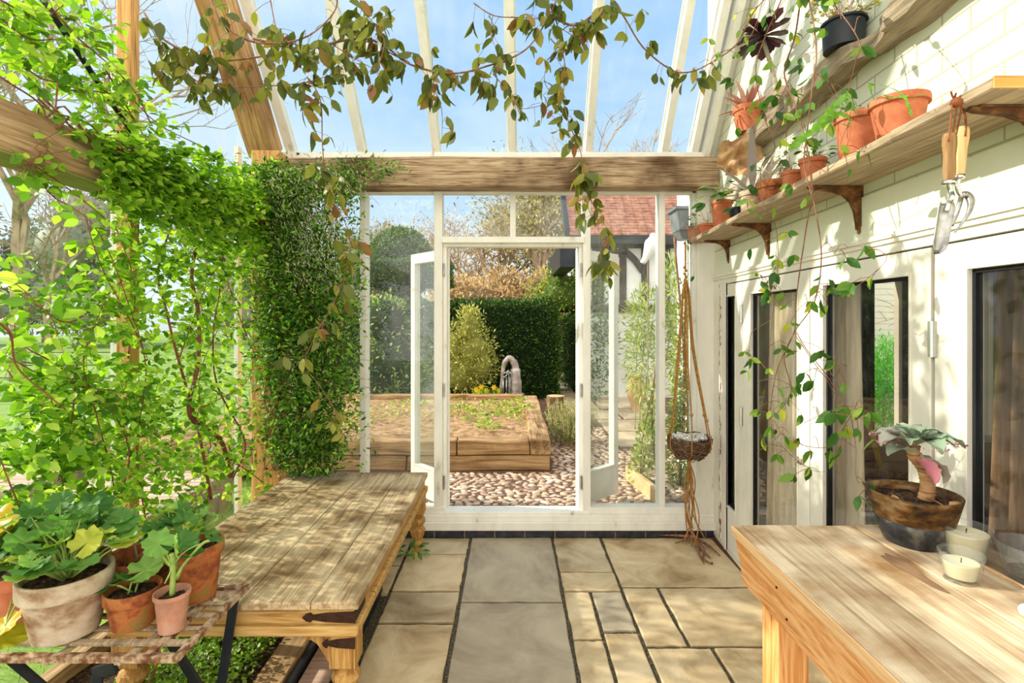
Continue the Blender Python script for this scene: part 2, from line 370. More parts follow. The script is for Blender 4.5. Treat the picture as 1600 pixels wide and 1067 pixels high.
M['soil'] = mat('dark potting soil', [(0.35, (26, 18, 12)), (0.5, (62, 44, 30)), (0.66, (116, 84, 58)), (0.75, (150, 118, 88))], scale=(70, 70, 70), detail=8, rough=.95, bump=1.0)
M['bedsoil'] = mat('dry garden soil', [(0.3, (96, 70, 46)), (0.5, (160, 126, 88)), (0.7, (196, 164, 122))], scale=(14, 14, 14), detail=9, rough=.95, bump=.9)
M['terra'] = mat('terracotta', [(0.3, (166, 88, 58)), (0.5, (200, 116, 80)), (0.7, (214, 140, 104))], scale=(9, 9, 9), rough=.75, bump=.12)
M['terra_dark'] = mat('aged terracotta with lichen', [(0.32, (84, 48, 28)), (0.45, (146, 80, 42)), (0.54, (178, 104, 56)), (0.62, (134, 112, 52)), (0.72, (196, 150, 106))], scale=(14, 14, 14), rough=.7, bump=.25)
M['terra_pale'] = mat('dusty terracotta', [(0.3, (148, 108, 88)), (0.5, (186, 132, 106)), (0.7, (200, 158, 136))], scale=(10, 10, 10), rough=.8, bump=.2)
M['whitewash'] = mat('whitewashed terracotta', [(0.3, (112, 78, 54)), (0.42, (158, 128, 100)), (0.52, (190, 170, 144)), (0.68, (216, 202, 180))], scale=(9, 9, 14), detail=9, rough=.85, bump=.3)
M['blackpot'] = mat('black plastic', [(0.4, (30, 34, 40)), (0.6, (44, 48, 54))], rough=.4)
M['copper'] = mat('tarnished metal bucket upper', [(0.36, (44, 30, 18)), (0.48, (96, 66, 36)), (0.56, (132, 94, 52)), (0.68, (158, 136, 104))], scale=(16, 16, 30), detail=9, rough=.5, metal=.35, bump=.2)
M['zinc'] = mat('dull grey metal bucket base', [(0.36, (36, 38, 42)), (0.5, (70, 72, 74)), (0.64, (128, 122, 110))], scale=(16, 13, 13), detail=8, rough=.5, metal=.4, bump=.15)
M['flake'] = mat('flaking painted rust', [(0.36, (92, 58, 38)), (0.46, (134, 96, 66)), (0.54, (176, 154, 126)), (0.7, (198, 180, 152))], scale=(26, 26, 26), detail=8, rough=.8, bump=.5)
M['rust'] = mat('rusted cast iron', [(0.3, (48, 30, 18)), (0.5, (98, 62, 34)), (0.65, (146, 98, 54)), (0.8, (178, 140, 92))], scale=(22, 22, 22), detail=8, rough=.8, bump=.5)
M['darkiron'] = mat('dark iron', [(0.3, (38, 24, 18)), (0.6, (72, 48, 36))], scale=(20, 20, 20), rough=.6, metal=.5, bump=.3)
M['blackmetal'] = mat('black painted steel', [(0.3, (20, 24, 28)), (0.6, (40, 46, 52))], scale=(8, 8, 8), rough=.35)
M['steel'] = mat('worn steel', [(0.3, (92, 88, 82)), (0.5, (158, 156, 152)), (0.7, (196, 194, 190))], scale=(18, 18, 18), detail=8, rough=.38, metal=.8, bump=.15)
M['chrome'] = mat('polished ferrule', [(0.3, (190, 188, 182)), (0.7, (222, 220, 214))], rough=.22, metal=1)
M['tubasilver'] = mat('weathered silver brass', [(0.3, (116, 98, 88)), (0.5, (170, 158, 150)), (0.7, (206, 200, 196))], scale=(9, 9, 9), rough=.45, metal=.4, bump=.1)
M['handle_brown'] = woodmat('brown tool handle', [(0.3, (112, 82, 50)), (0.5, (150, 114, 74)), (0.7, (176, 140, 98))], axis=2)
M['handle_pale'] = woodmat('pale tool handle', [(0.3, (196, 156, 100)), (0.5, (220, 184, 130)), (0.7, (232, 204, 156))], axis=2)
M['leather'] = mat('brown leather cord', [(0.3, (88, 44, 18)), (0.6, (140, 78, 38))], scale=(20, 20, 20), rough=.6)
M['jute'] = mat('jute cord', [(0.3, (136, 94, 44)), (0.6, (184, 134, 72))], scale=(60, 60, 60), rough=.9, bump=.5)
M['wicker'] = mat('woven nest twigs', [(0.3, (66, 48, 36)), (0.5, (112, 84, 64)), (0.7, (160, 130, 104))], scale=(50, 50, 50), rough=.85, bump=.5)
M['shell'] = mat('white lichen', [(0.3, (190, 190, 182)), (0.7, (238, 238, 232))], scale=(30, 30, 30), rough=.8)
M['wax'] = mat('candle wax', [(0.3, (222, 212, 168)), (0.7, (244, 238, 204))], scale=(10, 10, 10), rough=.45)
M['wicblack'] = mat('black wick', [(0.3, (20, 18, 16)), (0.7, (44, 40, 34))])
M['bark'] = mat('brown vine bark', [(0.3, (88, 58, 44)), (0.5, (130, 90, 68)), (0.7, (168, 128, 100))], scale=(40, 40, 12), rough=.85, bump=.4)
M['bark_red'] = mat('reddish vine stem', [(0.3, (96, 52, 44)), (0.6, (142, 84, 66))], scale=(40, 40, 12), rough=.7)
M['bark_pale'] = mat('pale dry twig', [(0.3, (150, 116, 90)), (0.6, (192, 160, 130))], scale=(40, 40, 12), rough=.8)
M['greenstem'] = mat('green stem', [(0.3, (110, 140, 60)), (0.6, (158, 180, 92))], scale=(30, 30, 30), rough=.6)
M['bark_grey'] = mat('grey tree bark', [(0.3, (120, 102, 82)), (0.6, (170, 150, 126))], scale=(8, 8, 3), rough=.9, bump=.4)
M['cobble'] = mat('river cobble', [(0.25, (128, 96, 76)), (0.42, (180, 150, 122)), (0.58, (206, 182, 154)), (0.75, (216, 202, 186))], scale=(5, 5, 5), detail=3, rough=.6, bump=.1)
M['cobble_bed'] = mat('gritty brown bedding', [(0.3, (74, 52, 38)), (0.6, (122, 92, 70))], scale=(50, 50, 50), rough=.95, bump=.8)
M['grass'] = mat('lawn', [(0.3, (84, 112, 40)), (0.5, (122, 150, 64)), (0.7, (150, 176, 90))], scale=(1.6, 1.6, 1.6), detail=9, rough=.9, bump=.6, bscale=60)
M['paving'] = mat('garden paving', [(0.3, (156, 132, 104)), (0.6, (204, 184, 152))], scale=(3, 3, 3), detail=8, rough=.8, bump=.3)
M['render_w'] = mat('white render', [(0.3, (224, 224, 222)), (0.6, (244, 244, 240))], scale=(3, 3, 3), rough=.7, bump=.1)
M['tudor'] = woodmat('black timber framing', [(0.3, (40, 34, 32)), (0.5, (66, 58, 54)), (0.7, (92, 84, 78))], axis=2, bump=.6)
M['darkfloor'] = woodmat('dark floorboards', [(0.3, (52, 30, 20)), (0.5, (88, 54, 36)), (0.7, (112, 74, 52))], axis=0, rough=.4)
M['room'] = mat('cream room wall', [(0.3, (176, 164, 144)), (0.6, (198, 186, 166))], scale=(1, 1, 1))
M['curtain'] = mat('linen curtain', [(0.3, (206, 184, 152)), (0.6, (236, 220, 192))], scale=(60, 60, 6), rough=.9, bump=.3)
M['curtain_dark'] = mat('brown curtain', [(0.3, (96, 72, 52)), (0.6, (140, 110, 84))], scale=(60, 60, 6), rough=.9, bump=.3)
M['yellow'] = mat('yellow plastic', [(0.3, (206, 172, 20)), (0.6, (232, 200, 40))], rough=.5)
M['slat'] = woodmat('pinkish slatted lid', [(0.3, (168, 132, 112)), (0.5, (208, 174, 150)), (0.7, (226, 198, 176))], axis=0, fine=.6)
M['lead'] = mat('lead rainwater head', [(0.3, (96, 102, 106)), (0.6, (138, 144, 148))], scale=(8, 8, 8), rough=.6, metal=.3, bump=.2)
M['deadleaf'] = mat('papery dry leaf', [(0.3, (160, 118, 78)), (0.5, (196, 156, 110)), (0.7, (218, 184, 144))], scale=(16, 16, 16), rough=.8, bump=.5)
M['stump'] = mat('cut stump bark', [(0.3, (66, 48, 34)), (0.5, (118, 92, 66)), (0.7, (168, 142, 110))], scale=(24, 24, 5), rough=.9, bump=.9)
M['stumptop'] = mat('cut stump face', [(0.3, (176, 132, 88)), (0.6, (218, 180, 130))], scale=(12, 12, 12), rough=.8)
M['urn'] = mat('ochre urn', [(0.3, (196, 150, 98)), (0.6, (226, 190, 142))], scale=(5, 5, 5), rough=.8)
M['rod'] = mat('black rod', [(0.4, (16, 18, 20)), (0.6, (34, 36, 38))], rough=.4)
M['snail'] = mat('banded snail shell', [(0.4, (110, 98, 86)), (0.5, (160, 148, 134)), (0.6, (200, 190, 176))], scale=(6, 90, 90), rough=.4)
# foliage
M['lf_climb'] = leafmat('bright climber leaf', [(0, (70, 112, 26)), (.35, (112, 158, 36)), (.7, (156, 196, 58)), (1, (196, 216, 96))], transl=.5)
M['lf_jas'] = leafmat('jasmine leaflet', [(0, (34, 72, 20)), (.4, (74, 120, 34)), (.75, (120, 164, 54)), (1, (180, 204, 100))], transl=.45)
M['lf_bud'] = leafmat('jasmine buds', [(0, (206, 206, 150)), (1, (240, 236, 206))], transl=.3, tcol=(1, 1, .8))
M['lf_honey'] = leafmat('drying honeysuckle leaf', [(0, (66, 78, 26)), (.45, (104, 114, 38)), (.78, (140, 142, 54)), (.92, (150, 124, 62)), (1, (130, 80, 56))], transl=.35, tcol=(1.15, 1.2, .5))
M['lf_honeyg'] = leafmat('green honeysuckle leaf', [(0, (44, 88, 30)), (.5, (82, 130, 46)), (.85, (144, 170, 62)), (1, (206, 200, 70))], transl=.35)
M['lf_ger'] = leafmat('geranium leaf', [(0, (60, 108, 44)), (.5, (104, 152, 70)), (.8, (148, 188, 92)), (1, (206, 206, 80))], transl=.4, rough=.6)
M['lf_gery'] = leafmat('yellowing geranium leaf', [(0, (170, 176, 40)), (.5, (206, 200, 60)), (1, (214, 170, 40))], transl=.4, tcol=(1.2, 1.1, .4))
M['lf_hedge'] = leafmat('yew hedge needles', [(0, (26, 50, 18)), (.5, (46, 80, 26)), (.85, (82, 118, 38)), (1, (128, 156, 60))], transl=.2)
M['lf_topiary'] = leafmat('topiary foliage', [(0, (48, 76, 42)), (.5, (80, 112, 56)), (1, (136, 164, 84))], transl=.2)
M['lf_gold'] = leafmat('golden conifer foliage', [(0, (104, 114, 46)), (.5, (164, 164, 78)), (1, (226, 218, 136))], transl=.3)
M['lf_shrub'] = leafmat('spring green shrub leaf', [(0, (88, 124, 34)), (.5, (144, 176, 56)), (1, (206, 220, 110))], transl=.4)
M['lf_elder'] = leafmat('mottled shrub leaf', [(0, (58, 86, 44)), (.6, (110, 142, 70)), (1, (204, 212, 130))], transl=.3)
M['lf_tan'] = leafmat('tan spring twigs', [(0, (164, 132, 90)), (.5, (206, 176, 126)), (1, (232, 212, 164))], transl=.3, tcol=(1.1, 1, .8))
M['lf_olive'] = leafmat('olive woodland foliage', [(0, (112, 108, 62)), (.5, (160, 150, 92)), (1, (204, 190, 128))], transl=.2)
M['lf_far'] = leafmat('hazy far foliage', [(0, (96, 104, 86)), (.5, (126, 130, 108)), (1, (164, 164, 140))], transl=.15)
M['lf_bamboo'] = leafmat('yellow green bamboo leaf', [(0, (104, 128, 44)), (.5, (160, 176, 76)), (1, (222, 220, 148))], transl=.4)
M['lf_grass'] = leafmat('grass blades', [(0, (84, 116, 34)), (.5, (124, 158, 56)), (1, (176, 196, 88))], transl=.4)
M['lf_suc'] = leafmat('grey green succulent', [(0, (104, 124, 92)), (.6, (150, 164, 132)), (1, (196, 176, 160))], transl=.15, tcol=(1, 1, .8))
M['lf_aeo'] = leafmat('dark purple rosette', [(0, (36, 18, 24)), (.6, (70, 34, 42)), (1, (108, 56, 62))], transl=.15, gloss=.6, tcol=(1.2, .7, .8))
M['lf_sedum'] = leafmat('yellow green sedum', [(0, (120, 146, 62)), (.5, (178, 186, 98)), (.85, (220, 206, 130)), (1, (206, 108, 84))], transl=.25)
M['lf_brom'] = leafmat('pinkish spiky leaf', [(0, (166, 96, 84)), (.5, (206, 150, 132)), (1, (224, 196, 180))], transl=.3, tcol=(1.1, 1, .9))
M['lf_agave'] = leafmat('silvery dying leaf', [(0, (150, 136, 132)), (.6, (192, 182, 178)), (1, (214, 202, 190))], transl=.2, tcol=(1, 1, .9))
M['lf_cactus'] = leafmat('fishbone cactus', [(0, (96, 150, 40)), (1, (128, 178, 60))], transl=.3)
M['lf_rose'] = leafmat('rosemary needles', [(0, (104, 130, 56)), (.6, (150, 172, 84)), (1, (190, 204, 124))], transl=.2)
M['lf_fern'] = leafmat('bright fern', [(0, (60, 150, 40)), (1, (130, 206, 84))], transl=.5)
M['lf_moss'] = leafmat('creeping green', [(0, (70, 110, 24)), (.5, (116, 156, 42)), (1, (170, 196, 80))], transl=.4)
M['lf_daff'] = leafmat('yellow petals', [(0, (232, 186, 20)), (1, (250, 222, 60))], transl=.3, tcol=(1, .9, .4))
SUN_E=5.0; SKY_F=1.1; SKY_FILL=2.3; EXPO=0.22
# ================================================================ SETTING
def struct(mb, name, m, parent=None, label=None, **kw):
    o = mb.build(name, m, parent, **kw)
    if parent is None:
        o['kind'] = 'structure'
        if label: o['label'] = label
    return o
YF = 3.883      # inner face of the glazed end wall
# ---- floor: york stone flags over gritty joints
mb = MB()
stones = []
def row(x0, x1, ys, mi):
    for a, b, k in zip(ys[:-1], ys[1:], mi): stones.append((x0, x1, b, a, k))
row(-1.85, -1.25, [3.86, 3.2, 2.7], [0, 1]); row(-1.25, -.73, [3.86, 3.42, 3.05], [0, 1])
row(-.73, -.30, [3.86, 3.585, 3.093, 2.771, 1.9, 1.1, .3, -.6], [0, 1, 0, 1, 0, 2, 1])
row(-.30, .312, [3.86, 2.978, 1.80, .9, -.1, -.9], [2, 2, 1, 0, 2])
row(.312, .675, [3.86, 3.33, 3.093], [0, 1])
row(.312, .48, [3.093, 2.628, 2.05], [1, 1]); row(.48, .675, [3.093, 2.697, 2.0], [2, 1])
row(.312, .675, [2.0, 1.4, .8, .1, -.8], [1, 0, 2, 1])
row(.675, 1.545, [3.86, 3.144], [1]); row(.675, .90, [3.144, 2.575], [1]); row(.90, 1.51, [3.144, 2.575], [1])
row(.675, 1.01, [2.575, 1.9], [1]); row(1.01, 1.48, [2.575, 1.9], [1])
row(.675, 1.42, [1.9, 1.1, .3, -.5], [1, 0, 1])
rf = random.Random(3)
for x0, x1, y0, y1, k in stones:
    g = .011; h = .022+rf.uniform(-.003, .003); n = 7; pts = []
    cor = [(x0+g, y0+g), (x1-g, y0+g), (x1-g, y1-g), (x0+g, y1-g)]
    for i in range(4):
        a = cor[i]; b = cor[(i+1) % 4]
        for t in range(n):
            u = t/n; x = a[0]+(b[0]-a[0])*u; y = a[1]+(b[1]-a[1])*u
            j = .004 if t else .0
            pts.append((x+rf.uniform(-j, j), y+rf.uniform(-j, j)))
    mb.m = k; c = len(pts)
    mb.add([(x, y, -.03) for x, y in pts]+[(x, y, h-.022-.004) for x, y in pts]+[(x+(.006 if x < (x0+x1)/2 else -.006), y+(.006 if y < (y0+y1)/2 else -.006), h-.022) for x, y in pts],
           [(i, (i+1) % c, c+(i+1) % c, c+i) for i in range(c)]+[(c+i, c+(i+1) % c, 2*c+(i+1) % c, 2*c+i) for i in range(c)]+[tuple(range(2*c, 3*c))])
mb.m = 3; mb.box(-1.98, 1.62, -1.0, 3.9, -.12, -.012)
struct(mb, 'floor', [M['stone'], M['stone_b'], M['stone_c'], M['joint']], label='worn york stone flags with gritty joints')
# ---- end wall: brick plinth, white frame, panes
mb = MB(); mb.m = 1; mb.box(-1.95, 1.58, 3.875, 4.02, -.1, .058)
mb.m = 0; x = -1.94
while x < 1.5:
    mb.box(x, min(x+.218, 1.555), 3.862, 3.9, -.01, .052); x += .228
struct(mb, 'wall_far_plinth', [M['plinth'], M['mortar']], label='course of dark blue bricks under the white end frame', bevel=.003)
mb = MB()
mb.box(-1.72, 1.54, 3.83, 4.0, .058, .12); mb.box(-1.72, 1.54, 3.85, 3.99, .12, .165)
mb.box(-1.72, fx(694), 3.88, 3.98, .165, .215); mb.box(fx(922), 1.54, 3.88, 3.98, .165, .215)
mb.box(fx(694), fx(922), 3.87, 4.0, .165, .185)
for a, b, z0, z1 in ((562, 572, .165, 2.66), (678, 691, .12, 2.66), (911, 923, .12, 2.66), (1030, 1039.5, .165, 2.66)):
    mb.box(fx(a), fx(b), YF, 3.99, z0, z1)
mb.box(fx(691), fx(697), 3.92, 4.0, .165, fz(384)); mb.box(fx(905), fx(911), 3.92, 4.0, .165, fz(384))
mb.box(fx(797), fx(806), YF+.02, 3.98, fz(371), 2.66)
mb.box(fx(689), fx(913), YF-.012, 4.0, fz(379.5), fz(370)); mb.box(fx(691), fx(911), 3.91, 4.0, fz(385), fz(379))
mb.box(-1.72, 1.52, 3.90, 3.97, 2.60, 2.68)
mb.box(fx(1088), 1.545, 3.86, 4.02, .12, 2.70); mb.box(fx(1083), fx(1089), 3.9, 3.98, .165, 2.66)
mb.box(-1.74, -1.68, 3.87, 3.99, .1, 2.7)
struct(mb, 'wall_far', M['white_old'], label='white painted glazed end frame with posts and sill', bevel=.004)
panes = [(-1.68, fx(562), .21, 2.62), (fx(572), fx(678), .21, 2.62), (fx(923), fx(1030), .21, 2.62), (fx(1039.5), fx(1083), .21, 2.62),
         (fx(691), fx(797), fz(371), 2.62), (fx(806), fx(911), fz(371), 2.62)]
wn = 0
for a, b, z0, z1 in panes:
    wn += 1; mb = MB(); mb.box(a-.004, b+.004, 3.945, 3.949, z0-.004, z1)
    struct(mb, 'window_%d' % wn, M['glass_dirty'] if b < 0 or a > .6 else M['glass'], label='tall glass pane of the end wall')
# ---- garden doors standing open outward
def leaf_door(name, hx, sgn, ang, lab):
    w = .50; z0, z1 = .175, fz(386); L_ = MB()
    # local frame: x along leaf from hinge, y thickness
    st = .055; ca, sa = math.cos(ang), math.sin(ang)
    def q(u, t, z): return V((hx+sgn*(u*ca-t*sa), 3.99+u*sa+t*ca, z))
    def bx(u0, u1, t0, t1, a, b, mb_): mb_.hexa([q(u0, t0, a), q(u1, t0, a), q(u1, t1, a), q(u0, t1, a), q(u0, t0, b), q(u1, t0, b), q(u1, t1, b), q(u0, t1, b)])
    bx(0, st, 0, .045, z0, z1, L_); bx(w-st, w, 0, .045, z0, z1, L_); bx(st, w-st, 0, .045, z1-.07, z1, L_); bx(st, w-st, 0, .045, z0, z0+.24, L_)
    bd = .014
    bx(st, st+bd, -.006, .05, z0+.24, z1-.07, L_); bx(w-st-bd, w-st, -.006, .05, z0+.24, z1-.07, L_); bx(st, w-st, -.006, .05, z0+.24, z0+.254, L_); bx(st, w-st, -.006, .05, z1-.084, z1-.07, L_)
    o = struct(L_, name, M['white'], label=lab, bevel=.003)
    g = MB(); bx(st, w-st, .02, .024, z0+.24, z1-.07, g); g.build('pane', M['glass_dirty'], o)
    for hz in (z0+.17, 1.05, z1-.22):
        h = MB(); h.box(hx-.004-(.0 if sgn < 0 else 0), hx+.004, 3.9, 3.99, hz, hz+.1); h.build('hinge', M['steel'], o)
    k = MB(); bx(w-.03, w-.012, -.022, .0, z0+.24, z0+.82, k) if False else None
    return o
leaf_door('door_1', fx(693), -1, math.radians(47), 'left leaf of the white glazed garden doors, standing open')
leaf_door('door_2', fx(909), 1, math.radians(42), 'right leaf of the white glazed garden doors, standing open')
# door reveal hinges on jamb (brass plates)
# ---- oak tie beam of the end wall
mb = MB(); mb.box(-1.74, 1.535, 3.74, 3.90, 2.613, 2.832)
o = mb.build('trim_1', M['oak_x'], None, bevel=.012); noisy(o, .012, 2.2, 3); tag(o, 'weathered horizontal oak beam above the garden doors', kind='structure')
# ---- roof glazing, falling towards the end wall
SL = 1.21; RY0 = 3.90; RZ0 = 2.88; RTOP = 1.7
def rf_(x, y, n=0.0):             # point on roof plane, n = offset outward
    c = 1/math.sqrt(1+SL*SL); return V((x+.03*(y-3.88), y+n*SL*c, RZ0+SL*(RY0-y)+n*c))
mb = MB(); mb.box(-1.9, 1.53, 3.84, 3.99, 2.832, 2.895)
def rbar(mb, x, w, n0, n1, y0=3.93, y1=RTOP):
    mb.hexa([rf_(x-w/2, y0, n0), rf_(x+w/2, y0, n0), rf_(x+w/2, y0, n1), rf_(x-w/2, y0, n1), rf_(x-w/2, y1, n0), rf_(x+w/2, y1, n0), rf_(x+w/2, y1, n1), rf_(x-w/2, y1, n1)])
for x in (-1.126, -.563, .01, .587, 1.16, 1.385):
    rbar(mb, x, .052, -.03, .05); rbar(mb, x, .075, .03, .042)
rbar(mb, -1.66, .07, -.02, .05)
mb.hexa([rf_(-1.9, RTOP, -.05), rf_(1.5, RTOP, -.05), rf_(1.5, RTOP-.1, -.05), rf_(-1.9, RTOP-.1, -.05), rf_(-1.9, RTOP, .06), rf_(1.5, RTOP, .06), rf_(1.5, RTOP-.1, .06), rf_(-1.9, RTOP-.1, .06)])
struct(mb, 'ceiling', M['white_old'], label='white painted roof glazing bars')
mb = MB()
rbar(mb, 1.455, .04, -.10, .06); rbar(mb, 1.52, .11, -.05, .02)
struct(mb, 'trim_2', M['white'], label='broad cream board closing the roof against the house wall')
xs = [-1.66, -1.126, -.563, .01, .587, 1.16, 1.385, 1.46]
for a, b in zip(xs[:-1], xs[1:]):
    wn += 1; mb = MB()
    mb.hexa([rf_(a, 3.92, .018), rf_(b, 3.92, .018), rf_(b, 3.92, .022), rf_(a, 3.92, .022), rf_(a, RTOP, .018), rf_(b, RTOP, .018), rf_(b, RTOP, .022), rf_(a, RTOP, .022)])
    struct(mb, 'window_%d' % wn, M['glass'], label='sloping roof pane')
mb = MB(); mb.hexa([rf_(-1.89, 3.86, -.20), rf_(-1.70, 3.86, -.20), rf_(-1.70, 3.86, -.02), rf_(-1.89, 3.86, -.02), rf_(-1.89, RTOP, -.20), rf_(-1.70, RTOP, -.20), rf_(-1.70, RTOP, -.02), rf_(-1.89, RTOP, -.02)])
o = mb.build('trim_3', M['oak_slope'], None, bevel=.012); noisy(o, .014, 2.5, 3); tag(o, 'heavy sloping oak rafter over the left corner', kind='structure')
# ---- left wall: tie beam, posts, glass
mb = MB(); mb.box(-1.90, -1.72, -.9, 3.66, 2.225, 2.40)
o = mb.build('trim_4', M['oak_y'], None, bevel=.014); noisy(o, .018, 1.6, 3); tag(o, 'rough horizontal oak beam along the left side, wrapped in climbers', kind='structure')
mb = MB(); mb.box(-1.895, -1.725, -.9, 3.6, 2.214, 2.224)
struct(mb, 'trim_5', M['moss'], label='mossy green underside of the left oak beam')
mb = MB(); mb.box(-1.86, -1.66, 3.66, 3.86, -.05, 2.86)
o = mb.build('trim_6', M['oak_z'], None, bevel=.012); noisy(o, .012, 2.2, 3); tag(o, 'oak corner post buried in jasmine', kind='structure')
mb = MB(); mb.box(-1.975, -1.905, 2.56, 2.63, .02, 4.4)
o = mb.build('trim_7', M['oak_z'], None, bevel=.006); tag(o, 'slim orange-brown timber post of the left glazing', kind='structure')
mb = MB(); mb.box(-1.975, -1.905, .55, .63, .02, 5.2)
o = mb.build('trim_8', M['oak_z'], None, bevel=.006); tag(o, 'nearer timber post of the left glazing', kind='structure')
mb = MB()
for y in (.58, 2.57, 3.72): mb.box(-2.01, -1.98, y, y+.05, .12, 2.9)
mb.box(-2.0, -1.98, 2.62, 2.64, .12, 4.3)
struct(mb, 'wall_left', M['white_old'], label='white outer bars of the left glazing')
mb = MB(); mb.box(-2.04, -1.975, -.9, 3.9, .0, .10); struct(mb, 'baseboard_left', M['sleeper_y'], label='weathered sill under the left glazing')
for (y0, y1, zt) in ((-.9, .58, 5.), (.63, 2.57, 4.9), (2.62, 3.72, 3.2)):
    wn += 1; mb = MB()
    zt0 = RZ0+SL*(RY0-max(y0, RTOP)); zt1 = RZ0+SL*(RY0-max(y1, RTOP))
    mb.hexa([(-1.995, y0, .1), (-1.991, y0, .1), (-1.991, y1, .1), (-1.995, y1, .1), (-1.995, y0, zt0), (-1.991, y0, zt0), (-1.991, y1, zt1), (-1.995, y1, zt1)])
    struct(mb, 'window_%d' % wn, M['glass_side'], label='tall side pane behind the climbers')
# border bed along the left wall with timber and steel edging
mb = MB(); n = 26
xs_ = np.linspace(-1.98, -1.14, 12); ys_ = np.linspace(-.9, 3.0, 50)
vs = [(x, y, .03+.035*math.sin(x*9+y*5)*math.sin(y*7)+rf.uniform(-.012, .012)) for y in ys_ for x in xs_]
mb.add(vs, [(j*12+i, j*12+i+1, (j+1)*12+i+1, (j+1)*12+i) for j in range(49) for i in range(11)])
tag(mb.build('border_soil', M['soil'], None, smooth=True), 'dark soil strip under the climbers and the old table', 'soil', kind='stuff')
mb = MB(); mb.box(-1.14, -1.0, -.9, 2.98, -.02, .055); o = mb.build('border_timber', M['sleeper_y'], None, bevel=.01); noisy(o, .01, 3, 2)
tag(o, 'rough pale timber edging the soil under the old table', 'timber')
mb = MB(); mb.box(-.80, -.775, -.9, 3.10, -.011, .045); tag(mb.build('steel_edging', M['blackmetal'], None), 'dark steel edging strip beside the flagstones', 'edging')
mb = MB(); mb.box(-.985, -.965, -.9, 3.0, -.011, .05); tag(mb.build('steel_edging', M['blackmetal'], None), 'dark steel edging strip against the rough timber', 'edging')
mb = MB(); mb.box(-.955, -.81, -.9, 3.05, -.011, .012); o = mb.build('channel_board', M['slat'], None); tag(o, 'dusty pinkish board lying in the steel channel', 'board')

# ---- house wall on the right
mb = MB(); mb.wbox(-.9, 4.02, -.12, 0.0, 2.0, 6.4); struct(mb, 'wall_right', M['wallpaint'], label='cream painted brick house wall')
mb = MB(); mb.wbox(-.9, 3.86, -.12, .006, 1.965, 2.14); struct(mb, 'trim_9', M['frieze'], label='smooth cream band above the folding doors')
mb = MB(); mb.wbox(-.9, 3.86, 0.0, .022, 1.948, 1.968); mb.wbox(-.9, 3.86, 0, .014, 1.93, 1.948); mb.wbox(-.9, 3.86, -.06, .004, 1.895, 1.93)
struct(mb, 'trim_10', M['doorpaint'], label='moulded head above the folding doors')
mb = MB(); mb.wbox(3.60, 3.87, -.08, .008, 0.02, 1.9); mb.wbox(3.60, 3.62, .0, .014, .02, 1.9)
struct(mb, 'trim_11', M['doorpaint'], label='cream door jamb in the far right corner')
mb = MB(); mb.wbox(3.70, 3.73, .008, .013, .06, 1.9); struct(mb, 'trim_12', M['rustpaint'], label='rusty flaking strip down the corner jamb')
mb = MB(); mb.wbox(-.9, 3.88, -.14, -.001, -.06, .03); struct(mb, 'baseboard_right', M['doorpaint'], label='threshold under the folding doors')
def fold(name, yf, yn, gf, gn, lab, curt=None):
    """yf..yn leaf far/near edges, gf..gn glass far/near edges"""
    z0, z1, g0, g1 = .035, 1.888, .335, 1.80
    mb = MB()
    mb.wbox(gf, yf, -.05, .0, z0, z1); mb.wbox(yn, gn, -.05, .0, z0, z1); mb.wbox(gn, gf, -.05, .0, g1, z1); mb.wbox(gn, gf, -.05, .0, z0, g0)
    b = .012
    mb.wbox(gf, gf+b, 0, .005, g0-b, g1+b); mb.wbox(gn-b, gn, 0, .005, g0-b, g1+b); mb.wbox(gn, gf, 0, .005, g1, g1+b); mb.wbox(gn, gf, 0, .005, g0-b, g0)
    o = struct(mb, name, M['doorpaint'], label=lab, bevel=.002)
    k = MB(); k.wbox(gf-.012, gf, -.035, -.012, g0, g1); k.wbox(gn, gn+.012, -.035, -.012, g0, g1); k.wbox(gn, gf, -.035, -.012, g0, g0+.012); k.wbox(gn, gf, -.035, -.012, g1-.012, g1); k.build('gasket', M['gasket'], o)
    g = MB(); g.wbox(gn+.005, gf-.005, -.026, -.022, g0+.005, g1-.005); g.build('pane', M['glass_door'], o)
    return o
Y_ = {p: wy(p) for p in (1119, 1131, 1149, 1159.5, 1173.5, 1246, 1265, 1287, 1421, 1458, 1466, 1513)}
d3 = fold('door_3', 3.60, Y_[1159.5]+.004, Y_[1131], Y_[1149], 'narrow cream folding door leaf in the far corner')
d4 = fold('door_4', Y_[1159.5]-.004, Y_[1265]+.004, Y_[1173.5], Y_[1246], 'second cream folding door leaf behind the trailing vines')
d5 = fold('door_5', Y_[1265]-.004, Y_[1458]+.012, Y_[1287], Y_[1421], 'wide cream folding door leaf behind the metal bucket planter')
d6 = fold('door_6', Y_[1458]-.006, .62, Y_[1513], .75, 'nearest cream folding door leaf at the right edge')
d7 = fold('door_7', .61, -.3, .48, -.17, 'cream folding door leaf beside the camera')
for (o, y, zs) in ((d4, Y_[1159.5], (1.62, .95)), (d5, Y_[1458]+.0, (1.52, .4))):
    for z in zs:
        h = MB(); h.tube([WR(y, .008, z), WR(y, .008, z+.055), WR(y, .008, z+.12)], .008, 8); h.wbox(y-.02, y+.02, .0, .003, z, z+.12); h.build('hinge', M['chrome'], o)
# short wall behind the camera side
mb = MB(); mb.wbox(-.9, -.3, -.12, .0, 0, 2.0); struct(mb, 'wall_right_return', M['wallpaint'])

